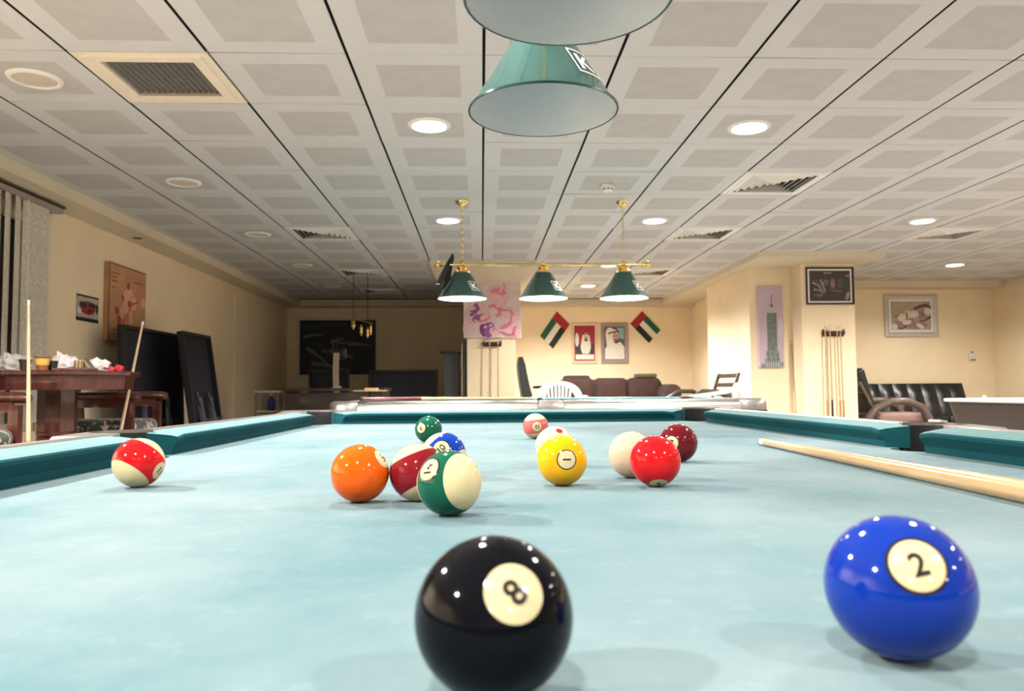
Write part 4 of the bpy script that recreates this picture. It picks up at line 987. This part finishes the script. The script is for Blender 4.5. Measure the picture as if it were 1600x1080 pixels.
# upright dark cabinet and board left of the pillar
a = at(693, 549, Y=10.35); b2 = at(722, 549, Y=10.35)
t = thing('upright_cabinet', 'dark grey upright cabinet with a curved side left of the flamingo pillar', 'cabinet', ((a.x+b2.x)/2-.035, 10.5, 0)); wd = b2.x-a.x-.02
M_cab = mat('dark_grey_shell', (.045, .047, .05), .5)
lo = []
for i in range(9):
    f = i/8; x0 = -wd/2+.02+.10*(1-f)**1.6; lo.append([(x0, -.18, a.z*f*.985), (wd/2, -.18, a.z*f*.985), (wd/2, .2, a.z*f*.985), (x0, .2, a.z*f*.985)])
MB().loft(lo).build('body', M_cab, t, 30); MB().box((0, 0, a.z-.01), (wd+.06, .44, .025)).build('top_trim', M_black, t)
a = at(724, 532, Y=10.3); b2 = at(729.5, 532, Y=10.3)
t = thing('tall_board', 'tall narrow black board with a bright edge against the pillar', 'board', ((a.x+b2.x)/2-.012, 10.34, 0)); wd = b2.x-a.x
MB().box((0, 0, a.z/2), (wd, .24, a.z)).build('board', M_black, t); MB().box((-wd/2-.005, -.11, a.z*.52), (.009, .012, a.z*.9)).build('metal_edge', M_alu, t)
# white side table with blue bottle
p = at(422, 611, Y=9.6)
t = thing('side_table', 'slim white side table in the dark corner by the left wall', 'table', (p.x, 9.6, 0))
MB().rbox((0, 0, p.z-.01), (.30, .3, .02), .004).build('table_top', M_white, t); MB().box((0, 0, .585), (.28, .28, .015)).build('lower_shelf', M_white, t)
for sx in (-1, 1):
    for sy in (-1, 1): MB().box((sx*.135, sy*.135, (p.z-.02)/2), (.02, .02, p.z-.02)).build('leg', M_steel, t)
t = thing('blue_bottle', 'blue plastic bottle on the lower shelf of the white side table', 'bottle', (p.x+.03, 9.55, .5925))
MB().lathe([(.04, 0), (.045, .01), (.045, .12), (.03, .15), (.016, .165), (.016, .18)], 18).build('bottle_body', mat('blue_plastic', (.01, .02, .18), .3), t, 40); MB().lathe([(.018, .18), (.018, .20)], 14).build('cap', M_white, t, 40)

# ------------------------------------------------------------------ cue racks and their cues
def cue_rack(label, x, y, z, wd):
    t = thing('cue_rack', label, 'cue rack', (x, y, z), 0, 'wall cue racks')
    MB().box((0, -.012, -.005), (wd, .024, .06)).build('back_board', M_mahog, t)
    MB().rbox((0, -.048, .0), (wd*.96, .05, .022), .006).build('clip_shelf', M_mahog, t)
    b = MB()
    for sx in (-1, 1): b.lathe([(.006, -.02), (.014, -.012), (.014, .02), (.008, .03), (.011, .04), (.002, .05)], 12, M=Matrix.Translation((sx*wd*.48, -.03, 0)))
    b.build('end_knobs', M_mahog, t, 50)
    return t
a = at(1284, 521, Y=YA); b2 = at(1317, 521, Y=YA); wd = b2.x-a.x; xr = (a.x+b2.x)/2
cue_rack('mahogany cue rack on the right pillar under the dark drawing', xr, YA, a.z, wd)
dk2 = mat('black_butt', (.02, .015, .015), .3)
for px, ty, bm_, lb in ((1287.5, 511, M_honey, 'leftmost pale cue in the right pillar rack'), (1295, 509, dk2, 'second cue from the left in the right pillar rack, black butt'), (1306, 512, M_honey, 'third cue from the left in the right pillar rack'), (1311, 510, M_honey, 'rightmost honey cue in the right pillar rack')):
    q = at(px, ty, Y=YA-.06)
    cue(lb, (q.x, YA-.083, q.z), (q.x+.012*(1 if px > 1300 else -.5), YA-.100, 0), group='cues in the right pillar rack', butt=bm_, split=.45)
a = at(755, 531, Y=YF); b2 = at(783, 531, Y=YF); wd = b2.x-a.x
cue_rack('mahogany cue rack under the flamingo canvas', (a.x+b2.x)/2, YF, a.z-.055, wd)
for px, lb in ((765, 'left cue in the rack under the flamingo canvas'), (778, 'right cue in the rack under the flamingo canvas')):
    q = at(px, 540, Y=YF-.06)
    cue(lb, (q.x, YF-.083, 1.46), (q.x, YF-.100, 0), group='cues under the flamingo canvas', split=.42)
q = at(1237, 533, Y=YBF-.03)
cue('single cue leaning in the corner between tower canvas and right pillar', (q.x, YBF-.02, q.z), (q.x+.02, YBF-.12, 0), split=.4)

# ------------------------------------------------------------------ seating at the back
# brown sofa
a = at(862, 590, Y=12.2); b2 = at(1056, 590, Y=12.2); wd = b2.x-a.x; zt = at(960, 591, Y=12.45).z
t = thing('brown_sofa', 'brown three-cushion sofa below the two portraits', 'sofa', ((a.x+b2.x)/2, 12.38, 0))
MB().rbox((0, .0, .22), (wd-.3, .86, .28), .05).build('base', M_sofa, t, 50)
MB().rbox((0, .30, (zt+.2)/2), (wd-.24, .22, zt-.24), .09).build('back_frame', M_sofa, t, 50)
cw = (wd-.34)/3
for k in range(3):
    MB().rbox((-cw+cw*k, -.10, .43), (cw-.01, .62, .17), .06).build('seat_cushion', M_sofa, t, 50)
    MB().rbox((-cw+cw*k, .17, (.50+zt)/2), (cw-.008, .22, zt-.50+.01), .08).build('back_cushion', M_sofa, t, 50)
for sx in (-1, 1):
    b = MB(); b.rbox((sx*(wd/2-.11), -.04, .34), (.20, .84, .60), .05); b.tube([(sx*(wd/2-.11), -.46, .76), (sx*(wd/2-.11), -.44, .76), (sx*(wd/2-.11), .34, .76)], [.10, .135, .135], 16); b.build('armrest', M_sofa, t, 50)
for sx in (-1, 1):
    for sy in (-1, 1): MB().box((sx*(wd/2-.15), sy*.32, .04), (.06, .06, .08)).build('foot', M_black, t)
q = at(1010, 587, Y=12.45); o = MB().rbox((0, 0, 0), (.36, .20, .065), .03).build('folded_blanket', mat('olive_blanket', (.10, .09, .045), .9, sheen=.3, var=.3), None, 50); o.location = (q.x, 12.55, zt+.038); tag(o, 'olive folded blanket on top of the brown sofa', 'blanket')
MB().rbox((-cw, .26, zt+.0), (cw*.8, .22, .10), .045).build('back_bolster', M_sofa, t, 50)
# black office chair, side on, facing right
a = at(811, 559, Y=8.4)
t = thing('office_chair', 'black high-back office chair in profile beside the centre pillar', 'chair', (at(838, 600, Y=8.4).x+.05, 8.4, 0))
bx = a.x-t.location.x
lo = []
for i in range(9):
    f = i/8; x0 = -.09+(bx+.10)*f-.02*math.sin(PI*f); th = .13-.06*f-(.03 if i == 8 else 0); wy = .23-.03*f
    lo.append([(x0-th/2, -wy, .50+(a.z-.50)*f), (x0+th/2, -wy, .50+(a.z-.50)*f), (x0+th/2, wy, .50+(a.z-.50)*f), (x0-th/2, wy, .50+(a.z-.50)*f)])
MB().loft(lo).build('backrest', M_leather, t, 40)
MB().rbox((.16, 0, .46), (.50, .50, .11), .04).build('seat', M_leather, t, 50)
for sy in (-1, 1):
    o = MB().rbox((.08, sy*.27, CAMZ+.03), (.30, .05, .03), .012).build('armrest', M_black, t, 40); MB().box((.10, sy*.27, .65), (.03, .03, .40)).build('arm_post', M_black, t)
MB().lathe([(.028, .09), (.028, .41)], 12).build('gas_column', M_steel, t, 40)
for k in range(5): MB().tube([(.1, 0, .09), (.1+.28*math.cos(k*2*PI/5), .28*math.sin(k*2*PI/5), .05)], .02, 8).build('base_arm', M_black, t, 40)
# white monobloc chairs
def garden_chair(label, loc, rz, zt, zb=.45):
    """local: front towards -y, back at +y"""
    t = thing('plastic_chair', label, 'chair', loc, rz, 'white plastic garden chairs')
    W = .235; th = .022
    Mt = Matrix.Translation((0, .22, 0)) @ Matrix.Shear('XZ', 4, (0, 0)) if False else Matrix.Translation((0, .22, 0))
    def arch(k, n=22): return [(W*k*math.cos(PI*i/n)*(1 if True else 1), zb+.20+(zt-zb-.20)*(math.sin(PI*i/n)**.62)*k) for i in range(n+1)]
    o_ = [(W, zb)]+arch(1)+[(-W, zb)]; i_ = [(W*.84, zb)]+[(W*.84*math.cos(PI*i/22), zb+.12+(zt-.034-zb-.12)*math.sin(PI*i/22)) for i in range(23)]+[(-W*.84, zb)]
    lo = [[(a_[0], .02, a_[1]), (a_[0], .02+th, a_[1]), (c_[0], .02+th, c_[1]), (c_[0], .02, c_[1])] for a_, c_ in zip(o_, i_)]
    MB().loft(lo).build('back_arch', M_plastic, t, 40, M=Mt)
    for k in range(-3, 4):
        x0, x1 = .022*k, .037*k; z1 = zb+.12+(zt-.034-zb-.12)*(max(0, 1-(x1/(W*.84))**2)**.5)+.006
        b = MB(); h0, h1 = .0085, .0115
        b.loft([[(x-h_, .018, z), (x+h_, .018, z), (x+h_, .034, z), (x-h_, .034, z)] for x, h_, z in ((x0, h0, zb-.01), ((x0*2+x1)/3, h0, zb+.12), ((x0+x1*2)/3, h0*1.1, (zb+z1)/2+.06), (x1, h1, z1))])
        b.build('back_slat', M_plastic, t, 40, M=Mt)
    MB().rbox((0, 0, zb-.015), (.47, .46, .03), .012).build('seat', M_plastic, t, 50)
    for sx in (-1, 1):
        MB().loft([[(sx*(.235+dx)-.03, y, z-.012), (sx*(.235+dx)+.03, y, z-.012), (sx*(.235+dx)+.03, y, z+.012), (sx*(.235+dx)-.03, y, z+.012)] for y, z, dx in ((.24, zb+.30, 0), (.1, zb+.27, .03), (-.12, zb+.24, .04), (-.24, zb+.21, .03))]).build('armrest', M_plastic, t, 40)
        MB().loft([[(sx*.25-.02, y-.02, z), (sx*.25+.02, y-.02, z), (sx*.25+.02, y+.02, z), (sx*.25-.02, y+.02, z)] for y, z in ((-.22, zb+.22), (-.25, zb-.05), (-.27, 0))]).build('front_leg', M_plastic, t, 40)
        MB().loft([[(sx*.22-.02, y-.02, z), (sx*.22+.02, y-.02, z), (sx*.22+.02, y+.02, z), (sx*.22-.02, y+.02, z)] for y, z in ((.21, zb), (.26, 0))]).build('rear_leg', M_plastic, t, 40)
    return t
q = at(874, 595.5, Y=7.5)
garden_chair('white plastic garden chair with a fan back in front of the sofa', (q.x, 7.28, 0), 0, q.z)
q = at(1112, 600, Y=7.4)
garden_chair('white plastic garden chair turned sideways near the niche wall', (q.x-.02, 7.4, 0), R(-100), .875, .51)
# bentwood armchairs
def bent_chair(label, loc, rz, s=1, cushion=None, zs=1, bt=1.05, ar=.034, wd_=None):
    M_w = wd_ or M_walnut
    """local: front towards +x; looped arms, ladder back"""
    t = thing('bentwood_armchair', label, 'chair', loc, rz, 'bentwood armchairs')
    for sy in (-1, 1):
        pts = [(-.40, sy*.29, .02), (-.38, sy*.29, .25), (-.33, sy*.29, .50), (-.22, sy*.29, .66), (-.05, sy*.29, .745), (.12, sy*.29, .745), (.27, sy*.29, .67), (.35, sy*.29, .52), (.37, sy*.29, .28), (.36, sy*.29, .02)]
        MB().tube([(p[0]*s, p[1]*s, p[2]*s*zs) for p in pts], ar*s, 10, flat=1.3).build('looped_arm', M_w, t, 60)
        MB().tube([(-.40*s, sy*.29*s, .03*s), (.36*s, sy*.29*s, .03*s)], .022*s, 8).build('runner', M_w, t, 60)
        b = MB(); b.loft([[(x*s-.016, sy*.22*s-.014, z*s), (x*s+.016, sy*.22*s-.014, z*s), (x*s+.016, sy*.22*s+.014, z*s), (x*s-.016, sy*.22*s+.014, z*s)] for x, z in ((-.15, .36), (-.26, .36+(bt-.36)*.52), (-.37, bt))]); b.build('back_post', M_w, t)
    for k in range(6):
        f = .15+k*.16; MB().box(((-.15-.22*f)*s, 0, (.36+(bt-.36)*f)*s), (.018*s, .42*s, .05*s)).build('back_slat', M_w, t)
    MB().box((.08*s, 0, .35*s), (.52*s, .50*s, .035*s)).build('seat_board', M_w, t)
    if cushion:
        MB().rbox((.10*s, 0, .43*s), (.54*s, .48*s, .11*s), .04).build('seat_cushion', cushion[0], t, 50)
        MB().rbox((0, 0, 0), (.09*s, .46*s, .52*s), .04, M=Matrix.Translation((-.29*s, 0, .74*s)) @ Matrix.Rotation(R(-15), 4, 'Y')).build('back_cushion', cushion[1], t, 50)
    return t
q = at(1094, 608, Y=8.6)
bent_chair('dark ladder-back bentwood armchair between the brown sofa and the niche wall', (q.x, 8.6, 0), R(192), .98, None, (q.z+.012)/.98/.78, (at(1120, 583, Y=8.6).z)/.98, .026, wood('dark_bentwood', (.022, .012, .009), (.05, .028, .02), .4, 5, (10, 10, 2)))
q = at(1402, 622, Y=8.95)
bent_chair('brown looped-arm chair with black cushions half hidden by the right pillar', (q.x, 9.25, 0), R(-3), 1.06, (mat('tan_cushion', (.32, .20, .17), .7), M_leather), q.z/1.06/.79, .84, .042)
# black tufted sofa
a = at(1346, 600, Y=10.25); b2 = at(1522, 600, Y=10.25); zt = at(1480, 599, Y=10.45).z; wd = b2.x-a.x+.25
t = thing('black_sofa', 'black buttoned leather sofa under the flower picture', 'sofa', (b2.x-wd/2, 10.22, 0))
MB().rbox((0, 0, .20), (wd, .80, .22), .03).build('base', M_leather, t, 50)
n = 9; cw = (wd-.02)/n
for k in range(n):
    b = MB(); lo = []
    for i in range(7):
        f = i/6; y0 = .12+.18*f; z = .42+(zt-.42)*f; bul = .05*math.sin(PI*min(1, f*1.02))*(.4 if i == 3 else 1)
        lo.append([(-cw/2+cw*j/6, y0-bul*math.sin(PI*j/6)-.02, z) for j in range(7)]+[(cw/2, y0+.14, z), (-cw/2, y0+.14, z)])
    b.loft(lo); o = b.build('back_channel', M_leather, t, 50); o.location = (-wd/2+.01+cw*(k+.5), 0, 0)
    o = MB().sphere((0, 0, 0), .014, 10, 6).build('button', M_leather, t, 60); o.location = (-wd/2+.01+cw*(k+.5), .165, .42+(zt-.42)*.5)
for k in range(3): MB().rbox((-wd/3+wd/3*k, -.10, .37), (wd/3-.01, .56, .14), .04).build('seat_cushion', M_leather, t, 50)
MB().rbox((0, .33, zt/2+.1), (wd, .12, zt-.2), .03).build('back_frame', M_leather, t, 50)
for sx in (-1, 1):
    for sy in (-1, 1): MB().box((sx*(wd/2-.08), sy*.32, .05), (.05, .05, .10)).build('foot', M_steel, t)
# white-rimmed game table at the right edge
a = at(1481, 623, Y=5.85)
t = thing('game_table', 'brown game table with a white rounded rim at the right edge', 'table', (a.x+.62, 6.0-1.15, 0))
def rrect(hx, hy, r, n=6):
    out = []
    for cx, cy, a0 in ((hx-r, hy-r, 0), (-hx+r, hy-r, PI/2), (-hx+r, -hy+r, PI), (hx-r, -hy+r, 3*PI/2)):
        for i in range(n+1): q_ = a0+PI/2*i/n; out.append((cx+r*math.cos(q_), cy+r*math.sin(q_)))
    return out
zt = a.z; M_gt = mat('brown_laminate', (.040, .026, .020), .4, var=.2)
lp = lambda hx, hy, r, z: [(x, y, z) for x, y in rrect(hx, hy, r)]
MB().loft([lp(.62, 1.15, .16, zt-.025), lp(.63, 1.16, .17, zt-.018), lp(.63, 1.16, .17, zt-.004), lp(.62, 1.15, .16, zt), lp(.50, 1.03, .10, zt), lp(.49, 1.02, .09, zt-.03), lp(.50, 1.03, .10, zt-.03)], False, closed=True).build('rim', M_white, t, 50)
MB().loft([lp(.60, 1.13, .15, zt-.025), lp(.56, 1.09, .14, zt-.22), lp(.55, 1.08, .13, zt-.24)]).build('body', M_gt, t, 50)
MB().prism(rrect(.49, 1.02, .09), zt-.034, zt-.028).build('playfield', flat('playfield', (.55, .60, .62)), t)
for sx in (-1, 1):
    for sy in (-1, 1): MB().box((sx*.42, sy*.92, (zt-.24)/2), (.14, .14, zt-.24), taper=.8).build('leg', M_gt, t)
q = at(1513, 621, Z=zt+.004); t = thing('puck_pusher', 'small red-marked white pusher on the rim of the game table', 'pusher', (a.x+.09, 5.55, zt))
MB().lathe([(.03, 0), (.03, .006), (.012, .010), (.010, .022), (.002, .026)], 16).build('pusher_body', M_white, t, 40); MB().lathe([(.0305, .002), (.0305, .005)], 16, cap=False).build('red_band', flat('poster_red', (.30, .02, .02)), t)
